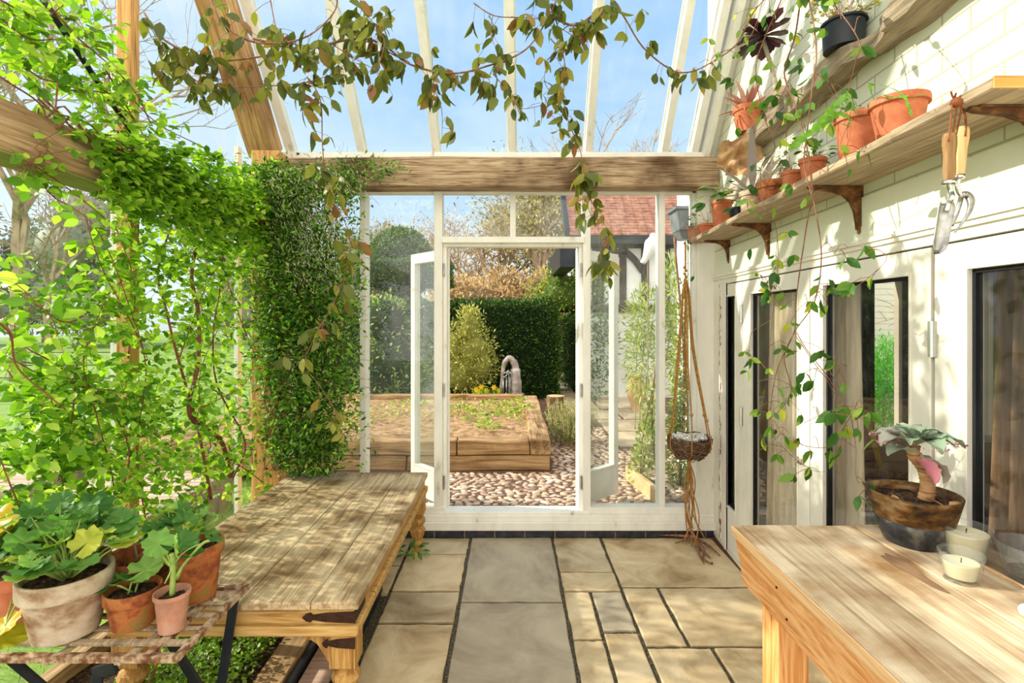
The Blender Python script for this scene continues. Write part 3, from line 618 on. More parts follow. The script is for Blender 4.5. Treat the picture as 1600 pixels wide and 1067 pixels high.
# ---- the room behind the folding doors
mb = MB(); mb.box(1.50, 5.2, -.9, 4.3, -.05, .005); struct(mb, 'floor_room', M['darkfloor'], label='dark boards of the room behind the doors')
mb = MB(); mb.box(1.5, 5.2, -.9, 4.3, 2.45, 2.55); struct(mb, 'ceiling_room', M['room'])
mb = MB(); mb.box(5.1, 5.2, -.9, 4.3, 0, 2.5); mb.box(1.5, 5.1, -.95, -.9, 0, 2.5); struct(mb, 'wall_room', M['room'])
mb = MB()
for a, b, c, d in ((1.60, 2.90, 0, 2.5), (3.22, 3.79, 0, 2.5), (3.92, 5.2, 0, 2.5), (2.90, 3.22, 0, .72), (2.90, 3.22, 1.97, 2.5), (3.79, 3.92, 0, .70), (3.79, 3.92, 1.96, 2.5)):
    mb.box(a, b, 4.2, 4.3, c, d)
struct(mb, 'wall_room_far', M['room'], label='room wall with two slim windows looking onto the garden')
mb = MB(); mb.box(3.21, 3.29, 4.14, 4.2, .70, 2.0); mb.box(2.84, 3.21, 4.14, 4.2, .66, .72)
struct(mb, 'trim_13', M['tudor'], label='dark window surround inside the room')
mb = MB(); mb.box(3.72, 3.79, 4.16, 4.2, .64, 2.02); mb.box(3.92, 4.0, 4.16, 4.2, .64, 2.02); mb.box(3.79, 3.92, 4.16, 4.2, .64, .70); struct(mb, 'trim_14', M['doorpaint'], label='pale window surround inside the room')
mb = MB(); mb.box(2.70, 2.9, 4.08, 4.2, 0, 2.4); struct(mb, 'trim_15', M['tudor'], label='dark post beside the room window')

# ---- ground outside
mb = MB(); mb.box(-1.9, 12, 4.0, 40, -.1, .115)
struct(mb, 'ground_court', M['cobble_bed'], label='gritty ground between the cobbles')
n = 40; mb = MB(); gx = np.linspace(-60, -1.99, n); gy = np.linspace(-12, 70, n)
mb.add([(x, y, .0+(.0 if x > -8 else (-.012*(-8-x)))+.0) for y in gy for x in gx], [(j*n+i, j*n+i+1, (j+1)*n+i+1, (j+1)*n+i) for j in range(n-1) for i in range(n-1)])
struct(mb, 'ground_lawn', M['grass'], label='sunlit lawn running to the far trees', smooth=True)
mb = MB(); mb.box(-2.0, 30, 40, 75, -.2, .0); struct(mb, 'ground_far', M['grass'])
# ================================================================ LOW TABLE (left)
TX0, TX1, TY0, TY1, TZ = -1.59, -.60, 2.01, 3.72, .53
tb = thing('low_table', ((TX0+TX1)/2, (TY0+TY1)/2, 0), 'old low wooden table with plank top, iron straps and turned legs', 'table')
rf = random.Random(5)
seams = [TX0, -1.34, -1.07, -.79, TX1]
for a, b in zip(seams[:-1], seams[1:]):
    mb = MB(); mb.box(a+.0015, b-.0015, TY0+rf.uniform(0, .006), TY1, TZ-.032, TZ); o = mb.build('top_plank', M['tabletop'], tb, bevel=.006, bseg=3); noisy(o, .003, 3, 2)
for y in (TY0+.02, TY1-.045): mb = MB(); mb.box(TX0+.02, TX1-.02, y, y+.025, TZ-.095, TZ-.032); mb.build('apron', M['tableside_x'], tb, bevel=.004)
for x in (TX1-.045, TX0+.02): mb = MB(); mb.box(x, x+.025, TY0+.046, TY1-.046, TZ-.095, TZ-.032); mb.build('side_apron', M['tableside'], tb, bevel=.004)
mb = MB(); mb.box(TX0, TX1, TY0, TY0+.04, TZ-.135, TZ-.093); mb.box(TX0, TX1, TY1-.04, TY1, TZ-.135, TZ-.093); mb.box(TX1-.04, TX1, TY0+.04, TY1-.04, TZ-.135, TZ-.093); mb.box(TX0, TX0+.04, TY0+.04, TY1-.04, TZ-.135, TZ-.093)
mb.build('ledge_moulding', M['tableside_x'], tb, bevel=.009, bseg=3)
def tleg(cx, cy, sx, sy):
    mb = MB(); w = .052; z1 = TZ-.135
    mb.box(cx-w, cx+w, cy-w, cy+w, z1-.13, z1)
    mb.lathe([(.05, z1-.13), (.036, z1-.14), (.03, z1-.15), (.05, z1-.165), (.058, z1-.185), (.05, z1-.205), (.032, z1-.215), (.04, z1-.225), (.056, z1-.25), (.046, z1-.29), (.034, z1-.315), (.048, z1-.328), (.05, z1-.345), (.036, z1-.36), (.03, .0)], (cx, cy, 0), 20)
    # carved brackets on two sides
    r = [(0, 0), (.15, 0), (.145, -.018), (.12, -.022), (.11, -.036), (.085, -.036), (.06, -.052), (.035, -.09), (.018, -.12), (0, -.13)]
    mb.prism([(cx-sx*(w+u), z1+v) for u, v in r], 1, cy-sy*-.0-.018, cy+.018)
    mb.prism([(cy-sy*(w+u), z1+v) for u, v in r], 0, cx-.018, cx+.018)
    return mb.build('leg', M['turned'], tb, bevel=.003)
for sx in (-1, 1):
    for sy in (-1, 1):
        tleg((TX1-.065) if sx > 0 else (TX0+.065), (TY1-.07) if sy > 0 else (TY0+.06), sx, sy)
def strap(x, z, ln, h, y, parent):
    mb = MB(); p = [(x, z-h/2), (x, z+h/2), (x-ln*.55, z+h*.38), (x-ln*.8, z+h*.2), (x-ln*.84, z+h*.42), (x-ln*.93, z+h*.3), (x-ln, z), (x-ln*.93, z-h*.3), (x-ln*.84, z-h*.42), (x-ln*.8, z-h*.2), (x-ln*.55, z-h*.38)]
    mb.prism(p, 1, y-.005, y+.002)
    for u in (.25, .58): mb.blob((x-ln*u, y-.006, z), .007, 8, 5)
    return mb.build('iron_strap', M['darkiron'], parent, bevel=.001)
strap(TX1-.015, TZ-.064, .21, .045, TY0+.017, tb); strap(TX1-.013, TZ-.16, .13, .042, TY0+.006, tb)
mb = MB(); mb.box(TX1-.021, TX1-.016, TY0+.02, TY0+.16, TZ-.085, TZ-.045); mb.build('iron_strap', M['darkiron'], tb)

# ================================================================ WORK BENCH (right)
BX, BY, BZ = .698, 1.615, 1.0
wb = thing('work_bench', (1.05, .8, 0), 'pale scrubbed potting bench with an orange pine rail', 'table')
ys = -.35
bxs = [BX, .885, 1.075, 1.235]
for i, (a, b) in enumerate(zip(bxs[:-1], bxs[1:])):
    mb = MB(); far = BY
    nb = b-.0035
    mb.box(a+.001, nb, ys, far-rf.uniform(0, .006), BZ-.032, BZ-.0012*(i % 2)); o = mb.build('top_board', M['benchtop'], wb, bevel=.003)
mb = MB(); mb.hexa([(1.243, ys, BZ-.032), (1.281, ys, BZ-.032), (1.385, BY-.01, BZ-.032), (1.243, BY, BZ-.032), (1.243, ys, BZ-.008), (1.281, ys, BZ-.008), (1.385, BY-.01, BZ-.008), (1.243, BY, BZ-.008)]); mb.build('rear_board', M['shelf'], wb, bevel=.003)
mb = MB(); mb.box(1.236, 1.2425, ys, BY, BZ-.03, BZ+.002); mb.build('edge_strip', M['edgewood'], wb)
mb = MB(); mb.box(BX-.004, BX+.0, ys, BY-.002, BZ-.03, BZ-.002); mb.build('worn_edge', M['edgewood'], wb, bevel=.002)
mb = MB(); y0, y1 = ys, BY-.012; z1, z0 = BZ-.034, BZ-.15
mb.hexa([(BX+.004, y0, z0), (BX+.03, y0, z0), (BX+.03, y1-.09, z0), (BX+.004, y1-.09, z0), (BX+.004, y0, z1), (BX+.03, y0, z1), (BX+.03, y1, z1), (BX+.004, y1, z1)])
mb.v[2] = (BX+.03, y1-.055, z0); mb.v[3] = (BX+.004, y1-.055, z0)
srl = mb.build('side_rail', M['pine'], wb, bevel=.002)
for y in (BY-.09, ys+.06): mb = MB(); mb.box(BX+.035, 1.2, y, y+.025, BZ-.13, BZ-.034); mb.build('cross_rail', M['pine_z'], wb)
for (x, y) in ((BX+.033, BY-.17), (1.16, BY-.17), (BX+.033, ys+.1), (1.14, ys+.1)):
    mb = MB(); mb.box(x, x+.085, y-.045, y+.045, 0, BZ-.034); mb.build('leg', M['pine_z'], wb, bevel=.004)
for y, z in ((1.35, .06), (.9, .06), (1.3, .115), (.85, .12)): mb = MB(); mb.tube([(BX+.0045, y, BZ-z), (BX+.001, y, BZ-z)], .003, 8); mb.build('nail_head', M['darkiron'], srl)

# ================================================================ FOLDING STAND (front left)
SZ, SX1, SY0, SY1, SX0 = .62, -1.015, 1.56, 2.0, -1.80
st = thing('folding_stand', (-1.35, 1.75, 0), 'rusty folding plant stand with flaking slats and black steel legs', 'stand')
T = .012
mb = MB(); mb.box(SX0, SX1, SY0, SY0+.022, SZ-.022, SZ-.002); mb.box(SX0, SX1, SY1-.02, SY1, SZ-.022, SZ-.002); mb.box(SX1-.02, SX1-.0005, SY0+.021, SY1-.019, SZ-.0215, SZ-.0025); mb.box(SX0+.0005, SX0+.02, SY0+.021, SY1-.019, SZ-.0215, SZ-.0025)
mb.box(SX1-.115, SX1-.09, SY0+.021, SY1-.019, SZ-.0195, SZ-.0045)
o = mb.build('top_frame', M['flake'], st); o['label'] = 'rusty flaking top frame'
for y in (1.63, 1.70, 1.775, 1.85, 1.92):
    mb = MB(); mb.hexa([(SX0+.021, y, SZ-.016), (SX1-.021, y+rf.uniform(-.01, .01), SZ-.016), (SX1-.02, y+.022, SZ-.016), (SX0, y+.022, SZ-.016), (SX0, y, SZ-.004), (SX1-.02, y, SZ-.004), (SX1-.02, y+.022, SZ-.004), (SX0, y+.022, SZ-.004)])
    mb.build('slat', M['shelf'], st, bevel=.002)
for x in (-1.20, -1.42, -1.66):
    mb = MB(); mb.bar((x, SY0, SZ-.024), (x+.07, SY1, SZ-.024), .022, .008); mb.build('cross_slat', M['shelf'], st)
def sleg(a, b):
    mb = MB(); mb.bar(a, b, .034, .012, up=(0, 1, 0)); return mb.build('leg', M['blackmetal'], st, bevel=.002)
sleg((-1.06, SY1-.03, SZ-.03), (-1.13, SY1-.06, .04)); sleg((-1.16, SY0+.16, SZ-.03), (-1.055, SY1-.05, .04))
sleg((-1.30, SY0+.05, SZ-.09), (-1.315, SY0+.04, .04)); sleg((-1.57, SY0+.04, SZ-.03), (-1.45, SY1-.1, .04))
mb = MB(); mb.bar((-1.22, SY0+.02, SZ-.045), (-1.31, SY0+.05, SZ-.085), .034, .012, up=(0, 1, 0)); mb.build('hinge_arm', M['blackmetal'], st)
mb = MB(); mb.bar((-1.03, SY1-.03, SZ-.03), (-1.56, SY1-.03, SZ-.03), .03, .008); mb.build('brace', M['blackmetal'], st)
mb = MB(); mb.tube(spline([(-1.09, SY0+.02, SZ-.03), (-1.14, SY0+.05, SZ-.12), (-1.24, SY0+.09, SZ-.19), (-1.36, SY0+.12, SZ-.2)]), .005, 6); mb.build('wire_stay', M['rust'], st)

# ================================================================ POTS
def pot_parts(root, c, r, h, m, rim=.18, taper=.72, soil=.82, wall=.1, seg=36, tilt=None, soilm='soil'):
    """classic flower pot: rim band, tapering wall, hollow top with soil"""
    rb = r*taper; rh = h*rim; w = r*wall
    prof = [(rb*.6, 0), (rb, 0), (rb+(r*.93-rb)*.02, .004), (r*.9, h-rh), (r*.985, h-rh+.001), (r, h-rh*.9), (r*1.0, h-.006), (r*.985, h), (r-w*.6, h), (r-w, h-.004), (r-w*1.15, h-rh), (r*.8, h*.6)]
    mb = MB(); mb.lathe(prof, c, seg, close=True, M=tilt)
    p = mb.build('pot', M[m], root, smooth=True, angle=.7)
    rs = (r-w)*.985; zs = h*soil
    mb = MB(); n = 8; vs = [V((0, 0, zs+.01))]
    for i in range(1, n+1):
        for k in range(24):
            a = 2*math.pi*k/24; rr = rs*i/n; vs.append(V((rr*math.cos(a), rr*math.sin(a), zs+(rf.uniform(-.006, .009) if i < n else -.004))))
    if tilt is not None: vs = [tilt @ v for v in vs]
    fs = [(0, 1+k, 1+(k+1) % 24) for k in range(24)]
    for i in range(n-1):
        for k in range(24): a = 1+i*24; fs.append((a+k, a+24+k, a+24+(k+1) % 24, a+(k+1) % 24))
    mb.add([v+V(c) for v in vs], fs); mb.build('soil', M[soilm], p, smooth=True)
    return p
def stems_and_leaves(root, base, specs, tpl, lm, sm, size, per=1, srad=.003, name='foliage', droop=.3, szj=.35, up=1.0):
    """specs: list of end points; each stem curves from base to the end carrying leaves at its end"""
    mb = MB(); pos = []; dr = []; nr = []; sz = []
    for e in specs:
        e = V(e); b = V(base)+V((random.gauss(0, .008), random.gauss(0, .008), 0)); mid = (b+e)/2+V((random.gauss(0, .015), random.gauss(0, .015), .02))
        pts = spline([b, mid, e], 4); mb.tube(pts, [srad*(1-.5*i/len(pts)) for i in range(len(pts))], 5)
        out = (e-b); out.z *= .3; out = out.normalized() if out.length > 1e-4 else V((1, 0, 0))
        for k in range(per):
            d = (out+V((random.gauss(0, .35), random.gauss(0, .35), -droop+random.gauss(0, .2)))).normalized()
            pos.append(e+V([random.gauss(0, .006) for _ in range(3)])*(k > 0)); dr.append(d); nr.append(V((random.gauss(0, .35), random.gauss(0, .35)-.25, up))); sz.append(size*(1+random.uniform(-szj, szj)))
    mb.build('stem', M[sm], root, smooth=True)
    return leaves(name, tpl, pos, dr, sz, M[lm], root, nrm=nr)
GER = T_round(7, 36, .24, .3)
def potted(name, c, r, h, m, label, cat='plant pot', group=None, **kw):
    t = thing(name, c, label, cat, group); pot_parts(t, c, r, h, m, **kw); return t
def dome(c, rx, rz, n, z0=.02):
    out = []
    for _ in range(n):
        a = random.uniform(0, 2*math.pi); u = math.sqrt(random.random()); out.append((c[0]+rx*u*math.cos(a), c[1]+rx*u*math.sin(a), c[2]+z0+rz*(1-.55*u*u)*random.uniform(.45, 1)))
    return out
S = SZ
def onstand(px, py): return PZ(px, py, S)
# white-washed pot with the big geranium
c = onstand(104, 985); c = V((c.x, c.y, S)); t = potted('potted_geranium', c, .128, .20, 'whitewash', 'whitewashed terracotta pot with a big leafy geranium on the folding stand', rim=.3, taper=.7, soil=.86)
stems_and_leaves(t, c+V((0, 0, .17)), dome(c+V((-.02, 0, .17)), .20, .25, 60), GER, 'lf_ger', 'greenstem', .074, srad=.004)
stems_and_leaves(t, c+V((0, 0, .17)), [c+V((-.20, -.06, .34)), c+V((-.14, -.1, .40)), c+V((-.27, -.03, .30))], GER, 'lf_gery', 'greenstem', .11, srad=.004, name='yellowing_foliage')
# mid terracotta pot with two geranium leaves
c = onstand(208, 974); c = V((c.x, c.y, S)); t = potted('potted_geranium', c, .084, .125, 'terra_dark', 'squat orange pot with a young two-leaved geranium, beside the slim pot', rim=.3)
b = c+V((0, 0, .105)); stems_and_leaves(t, b, [b+V((-.07, -.02, .035)), b+V((.035, .01, .07)), b+V((0, -.01, .045))], GER, 'lf_ger', 'greenstem', .075, srad=.004)
# slim pot with a bare pruned stem
c = onstand(269, 982); c = V((c.x, c.y, S)); t = potted('potted_geranium', c, .055, .125, 'terra_pale', 'slim dusty pink pot with a tall bare geranium stem at the stand corner', rim=.12, taper=.72)
b = c+V((.0, 0, .11))
mb = MB(); mb.tube(spline([b, b+V((.004, 0, .1)), b+V((.0, 0, .14))]), [.009]*17, 8); mb.tube(spline([b+V((0, 0, .04)), b+V((.035, .01, .10)), b+V((.085, .02, .16)), b+V((.115, .02, .175))]), .005, 6); mb.tube(spline([b+V((0, 0, .09)), b+V((-.03, .0, .13)), b+V((-.04, 0, .15))]), .004, 6); mb.build('bare_stem', M['greenstem'], t, smooth=True)
stems_and_leaves(t, b+V((0, 0, .05)), [b+V((.125, .02, .18)), b+V((-.045, 0, .17)), b+V((-.03, .03, .10)), b+V((.05, .03, .12)), b+V((.02, -.02, .17)), b+V((.0, .05, .15))], GER, 'lf_ger', 'greenstem', .07, srad=.003)
# wide pot behind
c = onstand(209, 938); c = V((c.x, c.y+.03, S)); t = potted('planted_pot', c, .112, .16, 'terra_dark', 'wide mossy-rimmed terracotta pot with one dry twig, behind the squat orange pot', rim=.24, soil=.62)
mb = MB(); mb.tube([c+V((0, 0, .1)), c+V((-.03, .01, .2)), c+V((-.05, .0, .215))], .004, 6); mb.build('twig', M['bark_pale'], t)
# large pot behind slim one
c = V((-1.17, 1.90, S)); t = potted('potted_geranium', c, .095, .20, 'terra_dark', 'tall orange terracotta pot with a bushy geranium next to the low table', rim=.2, soil=.85)
stems_and_leaves(t, c+V((0, 0, .17)), dome(c+V((-.06, .0, .17)), .13, .16, 36), GER, 'lf_ger', 'greenstem', .055, srad=.003)
# pots at the left edge
c = V((-1.70, 1.78, S)); t = potted('potted_geranium', c, .12, .17, 'terra', 'terracotta pot with yellowing geranium leaves at the left picture edge', rim=.25)
stems_and_leaves(t, c+V((0, 0, .14)), dome(c+V((.03, -.02, .13)), .17, .22, 34), GER, 'lf_ger', 'greenstem', .075, srad=.004)
stems_and_leaves(t, c+V((0, 0, .14)), [c+V((.10, -.17, .03)), c+V((.06, -.15, .32)), c+V((.14, -.2, .08))], GER, 'lf_gery', 'greenstem', .10, srad=.004, name='yellowing_foliage')
c = V((-1.58, 1.90, S)); t = potted('planted_pot', c, .08, .15, 'terra', 'plain terracotta pot tucked behind the whitewashed pot', rim=.25)
stems_and_leaves(t, c+V((0, 0, .13)), dome(c+V((0, 0, .1)), .12, .2, 16), GER, 'lf_ger', 'greenstem', .08, srad=.003)
c = V((-1.335, 1.935, S)); t = potted('planted_pot', c, .06, .145, 'terra', 'small terracotta pot whose rim just shows behind the wide mossy pot', rim=.2)

# ================================================================ THINGS ON THE BENCH
c = PZ(1433, 846, BZ); c = V((c.x-.01, c.y, BZ))
t = thing('bucket_planter', c, 'tarnished metal bucket planter holding a frilly pink-edged succulent on the bench', 'planter')
r0, r1, h = .070, .114, .145
prof = lambda z: r0+(r1-r0)*(z/h)**.75
mb = MB(); mb.lathe([(r0*.5, 0), (r0, 0)]+[(prof(z), z) for z in (.01, .03, .05, .07)], c, 40, wob=.012); mb.build('lower_band', M['zinc'], t, smooth=True)
mb = MB(); mb.lathe([(prof(z), z) for z in (.07, .09, .11, .13, .145)]+[(r1-.006, h), (prof(.12)-.006, .12), (prof(.1)-.008, .10)], c, 40, close=False, wob=.014); o = mb.build('bucket', M['copper'], t, smooth=True)
mb = MB(); n = 10; vs = [(c.x, c.y, BZ+.125)]; fs = []
for i in range(1, n+1):
    for k in range(30): a = 2*math.pi*k/30; rr = (prof(.12)-.008)*i/n; vs.append((c.x+rr*math.cos(a), c.y+rr*math.sin(a), BZ+.120+rf.uniform(-.006, .006)))
fs = [(0, 1+k, 1+(k+1) % 30) for k in range(30)]
for i in range(n-1):
    for k in range(30): a = 1+i*30; fs.append((a+k, a+30+k, a+30+(k+1) % 30, a+(k+1) % 30))
mb.add(vs, fs); mb.build('soil', M['soil'], t, smooth=True)
for (dx, dy, a) in ((.06, -.07, .4), (.02, -.05, 1.6), (-.07, -.02, .9)):
    mb = MB(); p = c+V((dx, dy, .132)); mb.add([p+V((math.cos(a)*u, math.sin(a)*u, z)) + V((-math.sin(a)*v, math.cos(a)*v, 0)) for u, v, z in ((-.03, 0, 0), (-.01, .009, .008), (.02, .006, .006), (.035, 0, 0), (.01, -.009, .002), (-.015, -.008, .0))], [(0, 1, 2, 3, 4, 5)]); mb.build('bark_chip', M['deadleaf'], t)
b = c+V((.035, 0, .12)); top = c+V((-.005, -.01, .285))
mb = MB(); pts = spline([b, b+V((.006, 0, .04)), b+V((-.004, 0, .09)), top+V((-.003, 0, -.03)), top], 9); rr = [.019-.006*i/len(pts)+.0022*(i % 2) for i in range(len(pts))]; mb.tube(pts, rr, 12)
mb.build('stem', mat('ringed succulent stem', [(.3, (110, 74, 48)), (.5, (172, 128, 86)), (.7, (206, 170, 120))], scale=(8, 8, 120), rough=.7, bump=.4), t, smooth=True)
def frill(tl=.12, w=.075, n=9):          # fleshy frilled leaf
    vs = []; fs = []
    for i in range(n+1):
        u = i/n; hw = w*.5*(math.sin(math.pi*min(1, u*.85+.08))**.8)*(1-.15*(u > .95)); z = .03*math.sin(u*2.2)-.028*u*u*u
        for j in range(7):
            s = (j-3)/3; fr = .0045*math.sin(i*2.3+j*.4)*abs(s)**3
            vs.append((s*hw*(1+.07*math.cos(i*math.pi)*abs(s)), u*tl, z+.016*s*s+fr))
    for i in range(n):
        for j in range(6): a = i*7+j; fs.append((a, a+1, a+8, a+7))
    return np.array(vs)/tl, fs
FR = frill()
m_fr, nt_, out_ = newmat('frilly grey green leaf')
_a = N(nt_, 'ShaderNodeAttribute', attribute_name='rnd'); _r = ramp(nt_, [(0, srgb(126, 146, 118)), (.5, srgb(160, 172, 150)), (.75, srgb(176, 150, 150)), (1, srgb(206, 128, 140))]); nt_.links.new(_a.outputs['Fac'], _r.inputs[0])
_b = N(nt_, 'ShaderNodeBsdfPrincipled', Roughness=.5); nt_.links.new(_r.outputs[0], _b.inputs['Base Color']); nt_.links.new(_b.outputs[0], out_.inputs[0])
spec = []
for k in range(10): spec.append((k*36+10, .02 if k % 2 else .14, .115 if k % 2 else .095, random.choice([.1, .3, .5, .6])))
for k in range(5): spec.append((k*72+30, .6, .06, .2))
pos = []; dr = []; sz = []; rn = []; nr = []
for a, e, s, q in spec:
    s *= .92
    a = math.radians(a); d = V((math.cos(a), math.sin(a), e)); pos.append(top+V((math.cos(a)*.008, math.sin(a)*.008, e*.03))); dr.append(d); sz.append(s); rn.append(q); nr.append((0, 0, 1))
leaves('rosette', FR, pos, dr, sz, m_fr, t, nrm=nr, rnd=rn)
p0 = top+V((0, 0, -.035))
leaves('drooping_leaf', FR, [p0, p0+V((.0, 0, -.005)), p0], [(.75, -.2, -.75), (.15, -.6, -.65), (-.9, -.2, .1)], [.1, .08, .095], m_fr, t, nrm=[(.6, -.2, .7), (.1, -.8, .4), (0, 0, 1)], rnd=[.65, 1, .5])
o = leaves('frill_edge', T_quad(.9, .3), [pos[i]+V(dr[i]).normalized()*sz[i]*u+V((-math.sin(math.radians(spec[i][0]))*w_, math.cos(math.radians(spec[i][0]))*w_, .006)) for i in range(10) for u, w_ in ((.98, 0), (.93, .012), (.93, -.012), (.85, .022), (.85, -.022), (.72, .029), (.72, -.029))], [dr[i] for i in range(10) for _ in range(7)], .011, m_fr, t, rnd=[.95]*70)
def tumbler(c, r, h, label, fill, name='glass_candle', cat='candle', fz_=(.15, .7), fm='wax', part='wax'):
    t = thing(name, c, label, cat)
    rb = r*.72; mb = MB(); w = .0035
    mb.lathe([(rb*.5, 0), (rb, 0), (rb+.002, .003), (r, h-.002), (r-w*.5, h), (r-w, h-.002), (rb+.001-w+.001, .012), (rb*.5, .010)], c, 40); mb.build('glass', M['glass_pot'], t, smooth=True)
    mb = MB(); ri = lambda z: (rb+(r-rb)*z/h)-w-.0015
    z0, z1 = h*fz_[0], h*fz_[1]; mb.lathe([(ri(z0)*.98, z0), (ri(z1), z1-.002), (ri(z1)*.97, z1), (ri(z1)*.5, z1-.004)], c, 36); wx = mb.build(part, M[fm], t, smooth=True, angle=.6)
    if fm == 'wax':
        mb = MB(); mb.tube([c+V((0, 0, z1-.006)), c+V((.002, 0, z1+.008))], .0015, 6); mb.build('wick', M['wicblack'], wx)
    return t
c = PZ(1499, 905, BZ); tumbler(V((c.x, c.y-.004, BZ)), .047, .072, 'small clear tumbler with a cream candle at the front of the bench group', 1, fz_=(.14, .66))
c = PZ(1513, 874, BZ); tumbler(V((c.x+.004, c.y+.012, BZ)), .058, .088, 'taller clouded glass candle holder behind the small tumbler', 1, fz_=(.1, .8))
c = PZ(1604, 905, BZ); tumbler(V((c.x+.02, c.y, BZ)), .075, .086, 'wide dirty glass bowl at the right picture edge', 1, 'glass_bowl', 'bowl', fz_=(.1, .2), fm='joint', part='dirt')
c = PZ(1610, 965, BZ); mb = MB(); mb.lathe([(.012, 0), (.024, .003), (.026, .012), (.022, .019), (.008, .021)], V((c.x+.008, c.y, BZ)), 24); tag(mb.build('pale_stone', M['shell'], None, smooth=True), 'small pale round stone below the glass bowl at the edge', 'stone')
m_stain = mat('damp patch', [(.3, (118, 88, 62)), (.6, (150, 118, 88))], scale=(12, 12, 12))
mb = MB(); n = 48; cc = PZ(1426, 893, BZ); pts = []
for k in range(n):
    a = 2*math.pi*k/n; rr = 1+.16*math.sin(3*a)+.1*math.sin(5*a+1); pts.append((cc.x+math.cos(a)*.020*rr, cc.y+.01+math.sin(a)*.10*rr, BZ+.0006))
mb.add(pts, [tuple(range(n))]); mb.build('water_stain', m_stain, wb)

# ================================================================ SHELF, BRACKETS, LEDGE
SHZ = 2.19
mb = MB()
nseg = 14; yy = np.linspace(1.205, 3.70, nseg+1)
for i in range(nseg): mb.wbox(yy[i], yy[i+1]+.0, .0, .245-.018*(i/nseg)+.004*math.sin(i*1.7), SHZ, SHZ+.03)
import bmesh as _bm
o = mb.build('wall_shelf', M['shelf'], None); b_ = _bm.new(); b_.from_mesh(o.data); _bm.ops.remove_doubles(b_, verts=b_.verts, dist=.003); b_.to_mesh(o.data); b_.free()
bv = o.modifiers.new('b', 'BEVEL'); bv.width = .004; bv.limit_method = 'ANGLE'
tag(o, 'long weathered grey plank shelf along the house wall', 'shelf')
mb = MB(); mb.hexa([WR(1.201, .246, SHZ+.001), WR(1.201, 0, SHZ+.001), WR(1.206, 0, SHZ+.001), WR(1.206, .246, SHZ+.001), WR(1.201, .246, SHZ+.029), WR(1.201, 0, SHZ+.029), WR(1.206, 0, SHZ+.029), WR(1.206, .246, SHZ+.029)]); mb.build('sawn_end', M['endgrain'], o)
def bracket(y, lab, k=1.0):
    t = thing('shelf_bracket', WR(y, 0, SHZ-.17), lab, 'bracket')
    mb = MB(); w = .011
    def q(o, z, s): return WR(y+s*w, o, z)
    prof = [(0.0, 0), (.215, 0), (.218, -.006), (.20, -.012), (.12, -.020), (.075, -.035), (.045, -.062), (.028, -.10), (.020, -.15), (.018, -.175), (.0, -.178)]
    n = len(prof); vs = [q(o_*k, SHZ-.002+z*k, -1) for o_, z in prof]+[q(o_*k, SHZ-.002+z*k, 1) for o_, z in prof]
    mb.add(vs, [tuple(range(n)), tuple(range(2*n-1, n-1, -1))]+[(i, n+i, n+(i+1) % n, (i+1) % n) for i in range(n)])
    mb.wbox(y-.02, y+.02, .0, .2*k, SHZ-.006, SHZ-.001); mb.wbox(y-.02, y+.02, 0, .006, SHZ-.17*k, SHZ-.002)
    arm_ = mb.build('arm', M['rust'], t, bevel=.002)
    mb = MB(); mb.tube([WR(y, .0, SHZ-.185*k), WR(y, .008, SHZ-.185*k)], .012, 12); mb.build('screw_plate', M['rust'], arm_)
bracket(wy(1345), 'rusty iron bracket nearest the hanging tools', 1.0)
bracket(wy(1203), 'rusty iron bracket under the middle of the plank shelf', 1.0)
bracket(3.56, 'rusty iron bracket at the far end of the plank shelf', .8)
bracket(1.31, 'large rusty iron bracket at the sawn end of the shelf', 1.0)
mb = MB(); nseg = 9; yy = np.linspace(1.35, 3.45, nseg+1)
for i in range(nseg): mb.wbox(yy[i], yy[i+1], .0, .10+.012*math.sin(i*2.1), 2.655, 2.735)
o = mb.build('wall_ledge', M['ledge'], None); b_ = _bm.new(); b_.from_mesh(o.data); _bm.ops.remove_doubles(b_, verts=b_.verts, dist=.02); b_.to_mesh(o.data); b_.free(); noisy(o, .034, 6, 3)
bv = o.modifiers.new('b', 'BEVEL'); bv.width = .008; bv.limit_method = 'ANGLE'; tag(o, 'rough driftwood ledge running along the wall above the shelf', 'ledge')

# pots on the shelf: (px centre at base, radius px->m, height)
SHT = SHZ+.03
def onshelf(px, off): y = (1.311-off)/((px-CX)/F-.05875); return V((WR(y, off, 0).x, y, SHT))
SUC = T_ovate(.55, .05, -.1)
def rosette(root, c, n, r, m, elev=(.1, .9), name='foliage', w=.4, tpl=None):
    pos = []; dr = []; sz = []
    for k in range(n):
        a = k*2.39996; e = elev[0]+(elev[1]-elev[0])*k/n; pos.append(V(c)); dr.append(V((math.cos(a)*math.cos(e*1.5), math.sin(a)*math.cos(e*1.5), math.sin(e*1.5)))); sz.append(r*(1-.45*k/n)*random.uniform(.85, 1.1))
    return leaves(name, tpl or T_ovate(w, .08, .05), pos, dr, sz, M[m], root, nrm=[V((0, 0, 1))+V((-d.x, -d.y, 0))*.4 for d in dr])
def spiky(root, c, n, r, m, name='foliage', w=.12, droop=.3, e0=.2, e1=1.3):
    pos = []; dr = []; sz = []
    for k in range(n):
        a = k*2.39996; e = random.uniform(e0, e1); pos.append(V(c)); dr.append(V((math.cos(a)*math.cos(e), math.sin(a)*math.cos(e), math.sin(e)))); sz.append(r*random.uniform(.7, 1.15))
    return leaves(name, T_ovate(w, .1, droop), pos, dr, sz, M[m], root, nrm=[V((0, 0, 1)) for d in dr])
